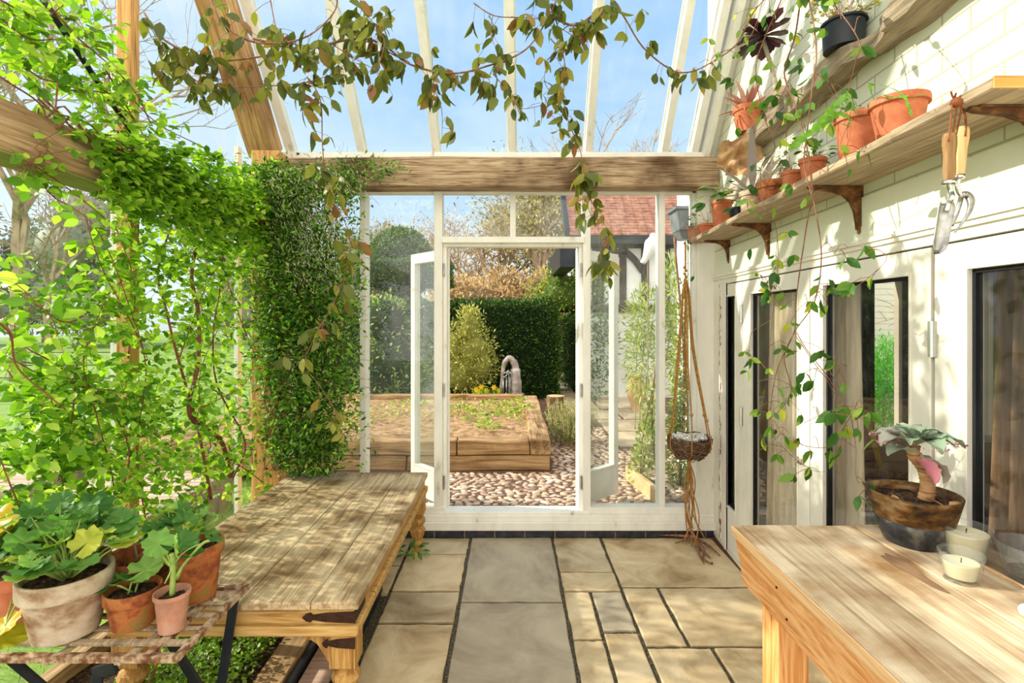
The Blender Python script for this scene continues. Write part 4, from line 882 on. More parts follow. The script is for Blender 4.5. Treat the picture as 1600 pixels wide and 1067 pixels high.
def bushy(root, c, n, r, m, sm='greenstem', sz=.03, tpl=None, per=3, srad=.0015, zs=1.0):
    ends = [V(c)+V((random.gauss(0, r*.5), random.gauss(0, r*.5), abs(random.gauss(r*.7, r*.35))*zs)) for _ in range(n)]
    return stems_and_leaves(root, c, ends, tpl or T_ovate(.5, .1, .1), m, sm, sz, per=per, srad=srad)
o_ = .135
c = onshelf(1086, .15); t = potted('potted_succulent', c, .062, .115, 'terra_pale', 'dusty pinkish terracotta pot with a small grey succulent at the far shelf end', rim=.2); bushy(t, c+V((0, 0, .1)), 10, .09, 'lf_suc', sz=.035)
c = onshelf(1104, .13); t = potted('potted_succulent', c, .058, .10, 'terra', 'small bright orange pot with a dry-stemmed succulent, second along the shelf', rim=.2); bushy(t, c+V((0, 0, .09)), 12, .10, 'lf_sedum', 'bark_pale', sz=.022)
c = onshelf(1128, .14); t = potted('potted_succulent', c, .068, .185, 'terra', 'tall terracotta long-tom pot with drooping green leaves on the shelf', rim=.12, taper=.78); bushy(t, c+V((0, 0, .17)), 16, .12, 'lf_honeyg', sz=.07, per=2)
c = onshelf(1152, .15); t = potted('potted_succulent', c, .052, .08, 'blackpot', 'little black plastic pot between the tall pot and the white pot', rim=.15); bushy(t, c+V((0, 0, .07)), 8, .08, 'lf_honeyg', sz=.05)
c = onshelf(1176, .145); t = potted('potted_aloe', c, .070, .125, 'whitewash', 'cream limewashed pot with long silvery dying leaves', rim=.22, taper=.85); spiky(t, c+V((0, 0, .11)), 11, .33, 'lf_agave', w=.13, droop=.15, e0=.15, e1=1.35)
c = onshelf(1207, .135); t = potted('potted_succulent', c, .080, .120, 'terra_dark', 'broad-rimmed weathered terracotta pot in the middle of the shelf', rim=.3); bushy(t, c+V((0, 0, .09)), 12, .1, 'lf_suc', 'bark_pale', sz=.02, per=4)
c = onshelf(1238, .12); t = potted('potted_succulent', c, .050, .122, 'terra', 'small plain terracotta pot with fine trailing leaves', rim=.14); bushy(t, c+V((0, 0, .09)), 16, .1, 'lf_suc', 'bark_pale', sz=.018, per=5)
c = onshelf(1270, .12); t = potted('potted_succulent', c, .056, .125, 'terra', 'small terracotta pot with a low leafy clump beside the big pots', rim=.16); bushy(t, c+V((0, 0, .09)), 16, .09, 'lf_honeyg', 'bark_pale', sz=.03, per=3)
c = onshelf(1340, .125); cbig = c; t = potted('planted_pot', c, .080, .185, 'terra', 'large terracotta pot with a broken rim and dry stems, left of the biggest pot', rim=.13, taper=.7, soil=.9)
bushy(t, c+V((0, 0, .16)), 10, .07, 'lf_suc', 'bark_pale', sz=.03, per=3)
mb = MB(); mb.lathe([(.016, 0), (.02, .02), (.012, .05), (.004, .07)], c+V((-.03, .03, .15)), 8); mb.tube(spline([c+V((0, .03, .15)), c+V((.0, .08, .20)), c+V((.03, .06, .235)), c+V((.06, .05, .24))]), [.012]*6+[.008]*6+[.004]*13, 6); mb.build('dry_stalk', M['bark_pale'], t, smooth=True)
# flat toothed cactus strap
def strapleaf(root, pts, w, m, nrm=(0, -.5, 1)):
    sp = spline(pts, 9); vs = []; fs = []; n = len(sp)
    for i, p in enumerate(sp):
        tdir = (sp[min(i+1, n-1)]-sp[max(i-1, 0)]).normalized(); s = tdir.cross(V(nrm)).normalized(); k = (w if i % 3 == 1 else w*.62 if i % 3 == 2 else w*.4)*(1-.55*i/n)*(.45 if i < 2 else 1)
        vs += [p-s*k, p, p+s*(k if True else 0)]
    for i in range(n-1): a = i*3; fs += [(a, a+1, a+4, a+3), (a+1, a+2, a+5, a+4)]
    mb = MB(); mb.add(vs, fs); ob = mb.build('toothed_leaf', M[m], root)
    at = ob.data.attributes.new('rnd', 'FLOAT', 'FACE'); at.data.foreach_set('value', [random.random() for _ in ob.data.polygons])
b = c+V((.0, 0, .165))
strapleaf(t, [b, P(1330, 150, 1.75), P(1300, 170, 1.72), P(1268, 205, 1.72), P(1240, 232, 1.75)], .021, 'lf_cactus', nrm=(.3, -1, .3))
strapleaf(t, [b+V((0, 0, -.0)), P(1310, 178, 1.78), P(1280, 200, 1.8), P(1250, 215, 1.82), P(1232, 235, 1.85)], .02, 'lf_cactus', nrm=(.3, -1, .3))
c = onshelf(1404, .13); t = potted('planted_pot', c, .086, .150, 'terra', 'biggest terracotta pot nearest the hanging tools, trailing a toothed cactus', rim=.16, taper=.66, soil=.9)
b = c+V((0, 0, .155)); strapleaf(t, [b+V((-.03, 0, 0)), P(1385, 150, 1.42), P(1420, 151, 1.33), P(1450, 147, 1.27), P(1480, 146, 1.22)], .017, 'lf_cactus', nrm=(0, -1, .4))
strapleaf(t, [b+V((-.04, .05, 0)), P(1360, 133, 1.6), P(1385, 135, 1.5), P(1412, 150, 1.4), P(1425, 182, 1.38)], .012, 'lf_cactus', nrm=(0, -1, .4))
# dried papery leaf
mb = MB(); n = 12; vs = []; base = P(1135, 262, 3.0); base = V((1.311+.05875*3.0-.16, 3.0, base.z))
for i in range(n+1):
    for j in range(n+1):
        u = i/n*2-1; v = j/n*2-1; m_ = max(abs(u), abs(v)); l_ = math.hypot(u, v) or 1; k_ = m_/l_*(1+.10*math.sin(5*math.atan2(v, u)+1)*m_); a_, b_2 = u*k_, v*k_; vs.append(base+V((a_*.12+.01*math.sin(b_2*7), .035*math.sin(a_*5+b_2*3)+.02*math.sin(b_2*9-a_*6)-.05*(a_*a_+b_2*b_2)*.6, b_2*.115+.055+.008*math.sin(a_*11))))
mb.add(vs, [(i*(n+1)+j, (i+1)*(n+1)+j, (i+1)*(n+1)+j+1, i*(n+1)+j+1) for i in range(n) for j in range(n)]); DRY = mb
o = mb.build('dried_leaf', M['deadleaf'], None, smooth=True); tag(o, 'large papery brown dried leaf standing among the far shelf pots', 'dried leaf')

# ledge pots
def onledge(px, off): y = (1.311-off)/((px-CX)/F-.05875); return V((WR(y, off, 0).x, y, 2.745))
c = onledge(1318, .075); t = potted('potted_sedum', c, .085, .11, 'blackpot', 'black plastic pot of yellow-green sedum on the upper ledge', rim=.1, taper=.85, soil=.95)
bushy(t, c+V((0, 0, .09)), 60, .15, 'lf_sedum', 'bark_pale', sz=.022, per=8, tpl=T_ovate(.5, .1, -.2))
c = onledge(1168, .09); t = potted('potted_bromeliad', c, .082, .15, 'terra', 'terracotta pot of pinkish spiky leaves at the far end of the ledge', rim=.22)
spiky(t, c+V((0, 0, .13)), 26, .17, 'lf_brom', w=.16, droop=.2, e0=.1, e1=1.4)
spiky(t, c+V((-.03, -.03, .10)), 22, .13, 'lf_tan', name='dead_leaves', w=.06, droop=.5, e0=-.9, e1=.5)
mb = MB(); c = onledge(1216, .075); mb.blob(c+V((0, 0, .05)), (.055, .085, .06), 12, 8, .08); t = thing('potted_aeonium', c, 'dark purple rosette on a long bare stem leaning over the ledge', 'plant')
mb.build('root_ball', M['bark_grey'], t, smooth=True)
e = P(1192, 62, 2.62)
mb = MB(); mb.tube(spline([c+V((0, 0, .08)), (c+V((0, 0, .08)))*.5+e*.5+V((0, 0, .01)), e]), .011, 8); mb.build('stem', mat('pale ringed stem', [(.3, (150, 138, 116)), (.7, (206, 196, 172))], scale=(8, 8, 160), bump=.4), t, smooth=True)
AE = np.array([(0, 0, 0), (-.14, .5, .02), (.14, .5, .02), (-.2, .85, .0), (.2, .85, .0), (0, 1, -.04), (0, .5, 0), (0, .85, -.02)], float), [(0, 6, 1), (0, 2, 6), (1, 6, 7, 3), (6, 2, 4, 7), (3, 7, 5), (7, 4, 5)]
pos = []; dr = []; sz = []
for k in range(46):
    a = k*2.4; el = 1.1-2.0*(k/46); pos.append(e+V((0, 0, .02))); dr.append(V((math.cos(a)*math.cos(el), math.sin(a)*math.cos(el), math.sin(el)))); sz.append(.135*random.uniform(.7, 1.1)*(1-.3*(k < 10)))
leaves('rosette', AE, pos, dr, sz, M['lf_aeo'], t, nrm=[V((d.x*.3, d.y*.3, 1)) for d in dr])
# ================================================================ HANGING TOOLS
def onfront(px, py, off): y = wy(px, off); return P(px, py, y)
y0 = wy(1490, .262)
hk = P(1497, 165, y0)
def tool_handle(t, top, bot, w, m):
    mb = MB(); top = V(top); bot = V(bot); ax = (bot-top); n = 10
    M_ = V((0, 0, -1)).rotation_difference(ax.normalized()).to_matrix()
    prof = [(w*.3, 0), (w*.85, -.004), (w*1.0, -.012), (w*1.03, -.03), (w*.86, -.06), (w*.9, -ax.length*.75), (w*.78, -ax.length*.97), (w*.7, -ax.length)]
    mb.lathe(prof, top, 16, squash=.72, M=M_); return mb.build('handle', M[m], t, smooth=True)
k = y0/800
tr = thing('garden_trowel', P(1490, 297, y0), 'steel hand trowel with brown wooden handle hanging from the shelf', 'trowel')
a, b = P(1484, 207, y0), P(1483, 285, y0); tool_handle(tr, a, b, 10.5*k, 'handle_brown')
mb = MB(); mb.lathe([(9.5*k, 0), (9.8*k, -.008), (8.5*k, -.010)], b+V((0, 0, .004)), 16); mb.build('ferrule', M['chrome'], tr, smooth=True)
mb = MB(); mb.tube(spline([b+V((0, 0, -.004)), P(1486, 300, y0), P(1488, 309, y0-.012), P(1482, 318, y0-.004), P(1478, 330, y0)]), [.006]*33, 8); mb.build('neck', M['chrome'], tr, smooth=True)
mb = MB(); vs = []; n = 10; top = P(1479, 316, y0); bot = P(1466, 396, y0)
for i in range(n+1):
    u = i/n; c_ = top.lerp(bot, u); w_ = (12.5*k)*(1-.12*u)*(1 if u < .75 else math.sqrt(max(0.0, 1-((u-.75)/.25)**2))+.02)*(1 if u > .08 else .75)
    for j in range(7):
        s_ = (j-3)/3; vs.append(c_+V((s_*w_, .016*(s_*s_)*(-1)+.012, 0)))
mb.add(vs, [(i*7+j, (i+1)*7+j, (i+1)*7+j+1, i*7+j+1) for i in range(n) for j in range(6)]); ob = mb.build('blade', M['steel'], tr, smooth=True); md = ob.modifiers.new('t', 'SOLIDIFY'); md.thickness = .0018
yf = y0+.03
fk = thing('hand_fork', P(1505, 290, yf), 'steel weeding fork with pale wooden handle hanging behind the trowel', 'hand fork')
a, b = P(1505, 197, yf), P(1498, 276, yf); tool_handle(fk, a, b, 10*k, 'handle_pale')
mb = MB(); mb.lathe([(8*k, 0), (8.2*k, -.008), (7*k, -.010)], b+V((0, 0, .004)), 16); mb.build('ferrule', M['chrome'], fk, smooth=True)
mb = MB(); mb.tube(spline([b+V((0, 0, -.004)), P(1496, 292, yf), P(1500, 303, yf), P(1506, 308, yf)]), .0055, 8); mb.build('neck', M['chrome'], fk, smooth=True)
mb = MB()
mb.tube(spline([P(1502, 305, yf), P(1512, 305, yf), P(1517, 316, yf-.01), P(1512, 335, yf-.01), P(1492, 363, yf-.01)]), [.009]*14+[.009-.0004*i for i in range(19)], 7); mb.build('tine', M['steel'], fk, smooth=True)
mb = MB(); mb.tube(spline([P(1502, 305, yf), P(1500, 316, yf+.01), P(1494, 335, yf+.015), P(1486, 352, yf+.01)]), .006, 7); mb.build('tine', M['steel'], fk, smooth=True)
co_ = thing('leather_cord', P(1494, 160, y0), 'knotted brown leather cord tied round the shelf holding the tools', 'cord')
mb = MB(); top = P(1495, 160, y0)
for dx in (-.012, .0, .012):
    mb.tube(spline([top+V((dx, 0, -.005)), top+V((dx-.004, -.002, -.03)), P(1487+dx*400, 221, y0-.01)]), .0022, 6)
mb.tube(spline([top+V((.01, 0, 0)), P(1506, 172, yf-.01), P(1509, 190, yf-.008), P(1508, 213, yf-.012)]), .0025, 6); mb.build('loops', M['leather'], co_, smooth=True)
mb = MB(); mb.blob(top, (.015, .012, .012), 10, 7, .15)
for q in ((1486, 143), (1494, 145), (1509, 155), (1490, 150)): mb.tube(spline([top, top.lerp(P(q[0], q[1], y0), .5)+V((0, .004, .003)), P(q[0], q[1], y0)]), .0024, 6)
mb.build('knot', M['leather'], co_, smooth=True)

# ================================================================ MACRAME HANGER WITH TWIG NEST
ya = 3.60; hp = P(1071, 392, ya)
hg = thing('rope_hanger', P(1077, 860, ya), 'knotted jute rope plant hanger with long tail, hung from the far shelf end', 'plant hanger')
mb = MB(); mb.tube(spline([hp+V((0, 0, .06)), hp, P(1071, 425, ya)]), .007, 8)
for z in range(7): mb.blob(P(1071+(z % 2)*2-1, 418+z*5.0, ya-.003), .011, 7, 5, .1)
nc = P(1077, 688, ya)
rims = []
for k in range(6):
    a = k*math.pi/3+.3; rims.append(nc+V((.155*math.cos(a), .155*math.sin(a), .0)))
for k, r_ in enumerate(rims):
    kn = P(1071, 460, ya)+V((r_.x-nc.x, r_.y-nc.y, 0))*.15; kz = P(1071, 545, ya)+V((r_.x-nc.x, r_.y-nc.y, 0))*.35
    kk = nc+V((r_.x-nc.x, r_.y-nc.y, 0))*.8+V((0, 0, .17+.03*math.sin(k*2)))
    mb.tube(spline([P(1071, 430, ya), kn, kz, kk, r_, nc+V((r_.x-nc.x, r_.y-nc.y, 0))*.85+V((0, 0, -.07)), nc+V((r_.x-nc.x, r_.y-nc.y, 0))*.3+V((0, 0, -.12)), nc+V((0, 0, -.145))], 6), .0042, 6)
    mb.tube(spline([P(1071, 432, ya), kn+V((.004, -.01, 0)), kz+V((.006, -.008, 0)), kk], 5), .0038, 6); mb.blob(kk, .012, 7, 5, .1); mb.blob(kz, .009, 7, 5, .1)
mb.build('ropes', M['jute'], hg, smooth=True)
mb = MB(); kb = nc+V((0, 0, -.15)); mb.blob(kb, (.014, .014, .022), 8, 6, .1)
for k in range(11):
    mb.tube(spline([kb+V((random.gauss(0, .004), random.gauss(0, .004), 0)), kb+V((random.gauss(0, .016), random.gauss(0, .012), -.15)), kb+V((random.gauss(.006, .022), random.gauss(0, .02), -.36)), kb+V((random.gauss(.03, .035), random.gauss(0, .03), -random.uniform(.42, .66)))], 5), .0042, 5)
mb.build('tail', M['jute'], hg, smooth=True)
ns = thing('twig_nest', nc+V((0, 0, -.13)), 'round woven twig nest full of white lichen, held in the rope hanger', 'nest')
mb = MB()
for k in range(150):
    lv = random.uniform(0, 1); z = -.125+.15*lv; r_ = .07+.075*math.sin(min(1, lv*1.3)*math.pi/2)+random.uniform(-.008, .008); a0 = random.uniform(0, 6.28); ln = random.uniform(.8, 2.2)
    mb.tube([nc+V(((r_+random.uniform(-.005, .005))*math.cos(a0+ln*i/7), (r_+random.uniform(-.004, .004))*math.sin(a0+ln*i/7), z+.014*math.sin(i*.9+k))) for i in range(8)], .0032, 4)
mb.build('woven_twigs', M['wicker'], ns, smooth=True)
mb = MB(); mb.lathe([(.02, -.12), (.075, -.11), (.125, -.04), (.13, -.005), (.02, .0)], nc, 20); mb.build('lining', M['wicker'], ns, smooth=True)
mb = MB()
for k in range(46):
    a = random.uniform(0, 6.28); r_ = .115*math.sqrt(random.random()); mb.blob(nc+V((r_*math.cos(a), r_*math.sin(a), .012+random.uniform(0, .02))), random.uniform(.008, .02), 6, 4, .35)
mb.build('lichen', M['shell'], ns)
# dried roots on the flagstones
rt = MB()
b0 = PZ(1085, 845, 0.01)
for e in ((1030, 836), (1055, 848), (1092, 862), (1100, 880), (1110, 872), (1125, 868), (1098, 874), (1070, 838)):
    q = PZ(e[0], e[1], .012); m_ = (b0+q)/2+V((random.gauss(0, .02), random.gauss(0, .02), .015)); sp = spline([b0+V((0, 0, .03)), m_, q], 6); rt.tube(sp, [.012-.008*i/len(sp) for i in range(len(sp))], 6)
rt.tube(spline([PZ(1095, 870, .012), PZ(1106, 878, .01), PZ(1114, 880, .01)]), .007, 6)
tag(rt.build('dried_roots', M['bark'], None, smooth=True), 'brown dried roots lying on the flags below the rope tail', 'roots')
# snail
sc_ = V(WR(wy(1247, .02), .022, 1.65-(719-497)/800*wy(1247, .02)))
sn = thing('snail', sc_, 'small striped snail stuck to the cream door frame among the vines', 'snail')
mb = MB(); sp = []; rr = []
for i in range(40):
    a = i*.36; r_ = .014*math.exp(-i*.055); sp.append(sc_+V((.0-.004*math.exp(-i*.05)-i*.00012, r_*math.cos(a), r_*math.sin(a)))); rr.append(.0115*math.exp(-i*.05))
mb.tube(sp, rr, 10); mb.build('shell', M['snail'], sn, smooth=True)
mb = MB(); mb.tube(spline([sc_+V((0, 0, -.008)), sc_+V((.004, -.018, -.012)), sc_+V((.004, -.032, -.011))]), [.006]*9+[.005-.0005*i for i in range(8)], 8); mb.build('body', M['bark'], sn, smooth=True)
# black steel rod top left
mb = MB(); mb.tube([PXP(60, -10, -1.80), PXP(212, 216, -1.80)], .012, 8); tag(mb.build('steel_rod', M['rod'], None, smooth=True), 'slanting thin black rod at the upper left above the oak beam', 'rod')

# ================================================================ CLIMBERS AND VINES
HONEY = T_ovate(.5, .1, .25)
def vine(name, label, cat, stems, sm, lm, leafsz, density, tpl=HONEY, hang=.8, spread=.035, cluster=3, group=None, extra=None, srad=.003, twigs=0, twl=.1):
    """stems: list of (list of points, radius); leaves in small clusters along them"""
    c = V(stems[0][0][0]); root = thing(name, c, label, cat, group)
    mb = MB(); pos = []; dr = []; nr = []; sz = []
    for pts, rad in stems:
        sp = spline(wiggle(pts, rad*1.2), 6); n = len(sp); rads = [rad*(1-.55*i/n) for i in range(n)]; mb.tube(sp, rads, 6)
        L_ = sum((sp[i+1]-sp[i]).length for i in range(n-1)); m_ = int(L_*density)
        for _ in range(m_):
            i = random.randrange(n-1); p = sp[i].lerp(sp[i+1], random.random())
            base = p+V((random.gauss(0, spread), random.gauss(0, spread), random.gauss(-spread*.3, spread)))
            if (base-p).length > .015: mb.tube([p, (p+base)/2+V((0, 0, .006)), base], .0011, 3, cap=False)
            for _k in range(random.randint(1, cluster)):
                d = V((random.gauss(0, .6), random.gauss(0, .6), -hang+random.gauss(0, .35)))
                pos.append(base); dr.append(d); nr.append(V((random.gauss(0, 1), random.gauss(-.3, 1), random.gauss(.5, .5)))); sz.append(leafsz*random.uniform(.6, 1.25))
        for _ in range(int(L_*twigs)):
            i = random.randrange(n-1); p = sp[i]; q = p+V((random.gauss(0, twl), random.gauss(0, twl), random.gauss(-twl*.3, twl))); mb.tube(spline([p, (p+q)/2+V((0, 0, .02)), q], 4), .0012, 3, cap=False)
    if extra:
        pos += extra[0]; dr += extra[1]; sz += extra[2]; nr += extra[3]
    mb.build('stem', M[sm], root, smooth=True)
    if pos: leaves('foliage', tpl, pos, dr, sz, M[lm], root, nrm=nr)
    return root
D = 2.6
def S2(pts, d0, d1=None):
    d1 = d1 or d0; n = len(pts); return [P(x, y, d0+(d1-d0)*i/max(1, n-1)) for i, (x, y) in enumerate(pts)]
# overhead honeysuckle spray under the roof
ov = [
 (S2([(395, 60), (470, 75), (560, 60), (600, 75), (640, 98), (700, 110), (760, 104), (820, 78), (860, 25), (875, -15)], 2.3, 2.4), .006),
 (S2([(640, 98), (600, 75), (590, 40), (620, 15)], 2.35), .003),
 (S2([(860, 25), (900, 35), (940, 12), (965, 15), (1000, 70), (1045, 105), (1080, 110), (1115, 96)], 2.4, 2.5), .006),
 (S2([(690, 108), (678, 130), (690, 170), (690, 215)], 2.35), .0025),
 (S2([(745, 110), (765, 130), (740, 165)], 2.35), .002), (S2([(770, 115), (800, 150), (815, 170), (850, 165), (860, 180)], 2.4), .002),
 (S2([(860, 60), (880, 90), (882, 150), (890, 190), (908, 240), (912, 290), (930, 330), (938, 395), (942, 425)], 2.4, 2.3), .0028),
 (S2([(740, 5), (775, 25), (820, 30), (860, 30)], 2.4), .003), (S2([(770, 25), (765, 50), (775, 75)], 2.4), .002),
 (S2([(870, 40), (905, 60), (915, 40), (925, 35)], 2.4), .002), (S2([(875, 65), (850, 120), (870, 160)], 2.4), .002)]
vine('honeysuckle_vine', 'drying honeysuckle branch with drooping olive leaves hanging under the roof glass', 'vine', ov[:-0 or None], 'bark', 'lf_honey', .074, 38, hang=1.0, spread=.03, cluster=4)
ol = [
 (S2([(225, 20), (260, 60), (300, 85), (340, 95), (400, 85), (450, 80), (520, 70), (560, 35), (590, 40)], 2.2), .005),
 (S2([(330, 0), (350, 40), (400, 65), (470, 60), (520, 20), (525, -20)], 2.1), .005), (S2([(270, 70), (300, 120), (340, 135), (420, 135), (480, 130), (530, 110), (545, 80)], 2.2), .003),
 (S2([(480, 120), (500, 160), (503, 230), (510, 300), (540, 350), (545, 400), (528, 460), (490, 530), (480, 570), (505, 610), (535, 660)], 2.2, 2.3), .0028),
 (S2([(230, 30), (255, 90), (245, 130)], 2.2), .002), (S2([(420, -10), (440, 60), (500, 75)], 2.2), .003), (S2([(590, 110), (600, 60), (570, 20)], 2.2), .002), (S2([(300, 85), (330, 115), (350, 125), (365, 105)], 2.2), .002), (S2([(520, 70), (560, 95), (590, 115), (600, 145)], 2.2), .002)]
vine('honeysuckle_vine', 'dark-leaved honeysuckle tangle around the head of the sloping oak rafter', 'vine', ol, 'bark', 'lf_honey', .070, 42, hang=1.0, spread=.035, cluster=3)
# sparse trailing vine in front of the folding doors
dv = []
def W2(pts, off=.30): return [P(x, y, wy(x, off)) for x, y in pts]
dv = [(W2([(1252, -10), (1240, 60), (1228, 110), (1240, 160), (1262, 230), (1268, 300), (1262, 350), (1252, 420), (1244, 470), (1240, 520), (1215, 580), (1205, 640), (1213, 690)]), .0032),
      (W2([(1262, -10), (1272, 40), (1278, 90), (1268, 140), (1260, 200), (1256, 260), (1275, 330), (1282, 400), (1272, 470), (1245, 520), (1225, 560), (1238, 610), (1225, 640), (1200, 655)]), .003),
      (W2([(1225, -10), (1195, 60), (1182, 110), (1195, 180), (1210, 230), (1190, 260), (1192, 320), (1210, 350), (1215, 400), (1212, 450)]), .0025),
      (W2([(1212, 450), (1190, 430), (1195, 440), (1205, 455), (1210, 480), (1202, 500), (1175, 520), (1170, 550), (1170, 590)]), .0016),
      (W2([(1245, 520), (1260, 545), (1300, 600), (1305, 640), (1330, 650), (1370, 660)]), .0018), (W2([(1240, 520), (1290, 590), (1310, 570), (1270, 560)]), .0014),
      (W2([(1280, 450), (1310, 460), (1350, 440), (1385, 400), (1340, 385), (1310, 390)]), .0012), (W2([(1205, 650), (1230, 685), (1290, 700), (1325, 660), (1340, 630)]), .0016), (W2([(1215, 690), (1240, 715), (1270, 735), (1290, 738)]), .0014),
      (W2([(1240, 110), (1216, 160), (1190, 170)]), .0016), (W2([(1330, 650), (1335, 700), (1340, 750), (1365, 765)]), .0014), (W2([(1070, 375), (1085, 420)], .2), .001),
      (S2([(1115, 96), (1150, 70), (1180, 20), (1200, -10)], 2.5, 2.3), .004), (S2([(1195, -10), (1170, 60), (1120, 85), (1115, 100), (1140, 140), (1142, 180)], 2.5, 2.5), .002),
      (W2([(1265, 140), (1230, 200), (1240, 290), (1300, 260), (1330, 200), (1300, 130)]), .0014), (W2([(1290, -10), (1340, 60), (1335, 100), (1320, 150)]), .0018)]
vine('trailing_vine', 'sparse trailing vine with green leaves hanging in front of the folding doors', 'vine', dv, 'bark', 'lf_honeyg', .052, 13, hang=.8, spread=.03, cluster=3, twigs=5, twl=.05)
# ---- climbers on the left side
CLB = T_ovate(.62, .12, .12)
def lw(px, py, x=-1.78): return PXP(px, py, x)
def LW(pts, x=-1.78, jx=.03): return [PXP(a, b, x+random.gauss(0, jx)) for a, b in pts]
mst = [(LW([(360, 745), (345, 690), (310, 650), (318, 560), (300, 500), (295, 430), (305, 380), (270, 330), (240, 280), (190, 200)]), .014),
       (LW([(330, 780), (318, 700), (305, 650), (280, 560), (265, 480), (258, 420), (270, 340)]), .009), (LW([(365, 745), (385, 690), (340, 600), (330, 520), (345, 450), (350, 380)]), .007)]
fan = [[(100, 850), (95, 760), (60, 650), (20, 590), (0, 560)], [(170, 830), (180, 760), (150, 640), (130, 560), (165, 460)], [(170, 830), (200, 700), (140, 600), (40, 540), (0, 490)],
       [(230, 830), (215, 700), (225, 560), (160, 420), (130, 330)], [(60, 860), (20, 760), (-10, 700)], [(280, 820), (330, 720), (310, 600), (345, 500)], [(250, 620), (180, 610), (90, 600), (10, 560)],
       [(280, 560), (320, 450), (360, 380)], [(200, 560), (210, 450), (180, 350)], [(120, 560), (110, 660), (90, 750)], [(90, 860), (50, 800), (-10, 790)], [(310, 640), (380, 600), (400, 560)],
       [(160, 100), (230, 220), (300, 320), (400, 380)], [(0, 60), (60, 120), (140, 150), (240, 260)], [(0, 120), (70, 170), (60, 240), (25, 265)], [(70, 0), (120, 60), (200, 130), (240, 200)],
       [(-10, 20), (50, 60), (110, 60), (170, 90)], [(60, 170), (50, 230), (80, 300), (160, 370), (230, 560)], [(40, 250), (100, 290), (160, 340)], [(90, 130), (80, 220)], [(0, 0), (60, 30), (100, 10)],
       [(150, 300), (230, 290), (330, 330), (420, 400)], [(180, 260), (260, 250), (330, 300), (400, 320)], [(230, 340), (330, 360), (420, 420)], [(100, 140), (170, 150), (220, 200)], [(310, 300), (370, 480), (400, 560)], [(420, 760), (360, 720), (280, 760)],
       [(380, 300), (330, 240), (240, 190), (170, 110)], [(200, 430), (120, 500), (60, 480), (0, 440)]]
for f_ in fan: mst.append((LW(f_, -1.76, .05), .0035))
# foliage weight zones (px ellipses): cx, cy, rx, ry, count
zones = [(90, 70, 110, 80, 330), (200, 190, 90, 80, 260), (280, 290, 120, 60, 1500), (200, 250, 60, 30, 130), (370, 340, 90, 60, 1100), (330, 400, 90, 50, 400), (220, 380, 80, 60, 260), (150, 470, 80, 70, 260), (250, 470, 100, 80, 420), (60, 580, 70, 60, 120), (30, 440, 40, 50, 50),
         (150, 620, 120, 70, 640), (250, 640, 90, 90, 420), (60, 690, 90, 50, 330), (170, 720, 120, 50, 380), (80, 790, 110, 40, 260), (240, 790, 80, 50, 200), (330, 560, 60, 110, 330), (380, 680, 60, 60, 240), (360, 460, 60, 60, 240), (400, 780, 30, 20, 30), (20, 30, 40, 40, 100), (310, 730, 50, 40, 110)]
ex = ([], [], [], [])
for cx_, cy_, rx_, ry_, n_ in zones:
    for _ in range(int(n_*1.25)):
        a = random.uniform(0, 6.283); u = random.random()**.6; px_, py_ = cx_+rx_*u*math.cos(a), cy_+ry_*u*math.sin(a)
        if px_ < -60: continue
        onb = 215+(px_-165)*.35-40 < py_ < 320+(px_-165)*.36+15 and 90 < px_ < 430
        ex[0].append(PXP(px_, py_, (-1.66 if onb else -1.80)+random.gauss(0, .02 if onb else .07))); ex[1].append(V((random.gauss(.25, .6), random.gauss(-.1, .7), random.gauss(-.25, .4)))); ex[2].append(random.uniform(.026, .06)); ex[3].append(V((random.gauss(0, .5), random.gauss(0, .4), 1)))
vine('leafy_climber', 'bright green leafy climber filling the left glass wall from bed to beam', 'climber', mst, 'bark_red', 'lf_climb', .05, 26, tpl=CLB, hang=.25, spread=.05, cluster=3, extra=ex)
# near sprays poking from the left edge
nf = [(S2([(-40, 480), (10, 520), (30, 575), (100, 640)], 1.5, 1.75), .004), (S2([(-30, 430), (20, 440), (80, 495), (90, 520)], 1.5, 1.7), .002), (S2([(-30, 0), (40, 20), (90, 30)], 1.5), .003), (S2([(-20, 350), (20, 365)], 1.5), .002)]
vine('leafy_climber', 'loose pale shoot reaching in at the middle of the left picture edge', 'climber', nf[:2]+nf[3:], 'bark_red', 'lf_climb', .062, 26, tpl=CLB, hang=.1, spread=.04, cluster=2)
# jasmine column
JAS = T_quad(.4, .05)
jz = [(430, 300, 50, 50, 1500), (425, 450, 35, 80, 900), (400, 290, 45, 35, 900), (420, 540, 30, 60, 500), (480, 300, 80, 45, 1500), (440, 380, 60, 60, 1900), (490, 420, 60, 80, 2300), (450, 500, 50, 70, 1500), (500, 520, 50, 80, 1900), (480, 620, 55, 70, 2300), (480, 700, 60, 45, 1900), (540, 420, 30, 120, 500), (530, 600, 35, 110, 650), (420, 330, 50, 40, 900), (425, 600, 25, 110, 500), (545, 270, 60, 25, 260), (600, 262, 30, 14, 60)]
jp, jd, js, jn = [], [], [], []
for cx_, cy_, rx_, ry_, n_ in jz:
    for _ in range(int(n_*1.55)):
        a = random.uniform(0, 6.283); u = random.random()**.55 if random.random() < .6 else abs(random.gauss(0, .75)); px_, py_ = cx_+rx_*u*math.cos(a), cy_+ry_*u*math.sin(a)
        if py_ > 742 and px_ > 430 or px_ > 585 and py_ > 300 or py_ < 236: continue
        jp.append(P(px_, py_, 3.58+random.gauss(0, .07))); jd.append(V((random.gauss(.1, .7), random.gauss(-.2, .6), random.gauss(-.15, .5)))); js.append(random.uniform(.022, .055)); jn.append(V((random.gauss(0, .6), random.gauss(-.3, .5), .8)))
jr = thing('jasmine_climber', (-1.6, 3.55, 0), 'dense fine-leaved jasmine climbing the corner post', 'climber')
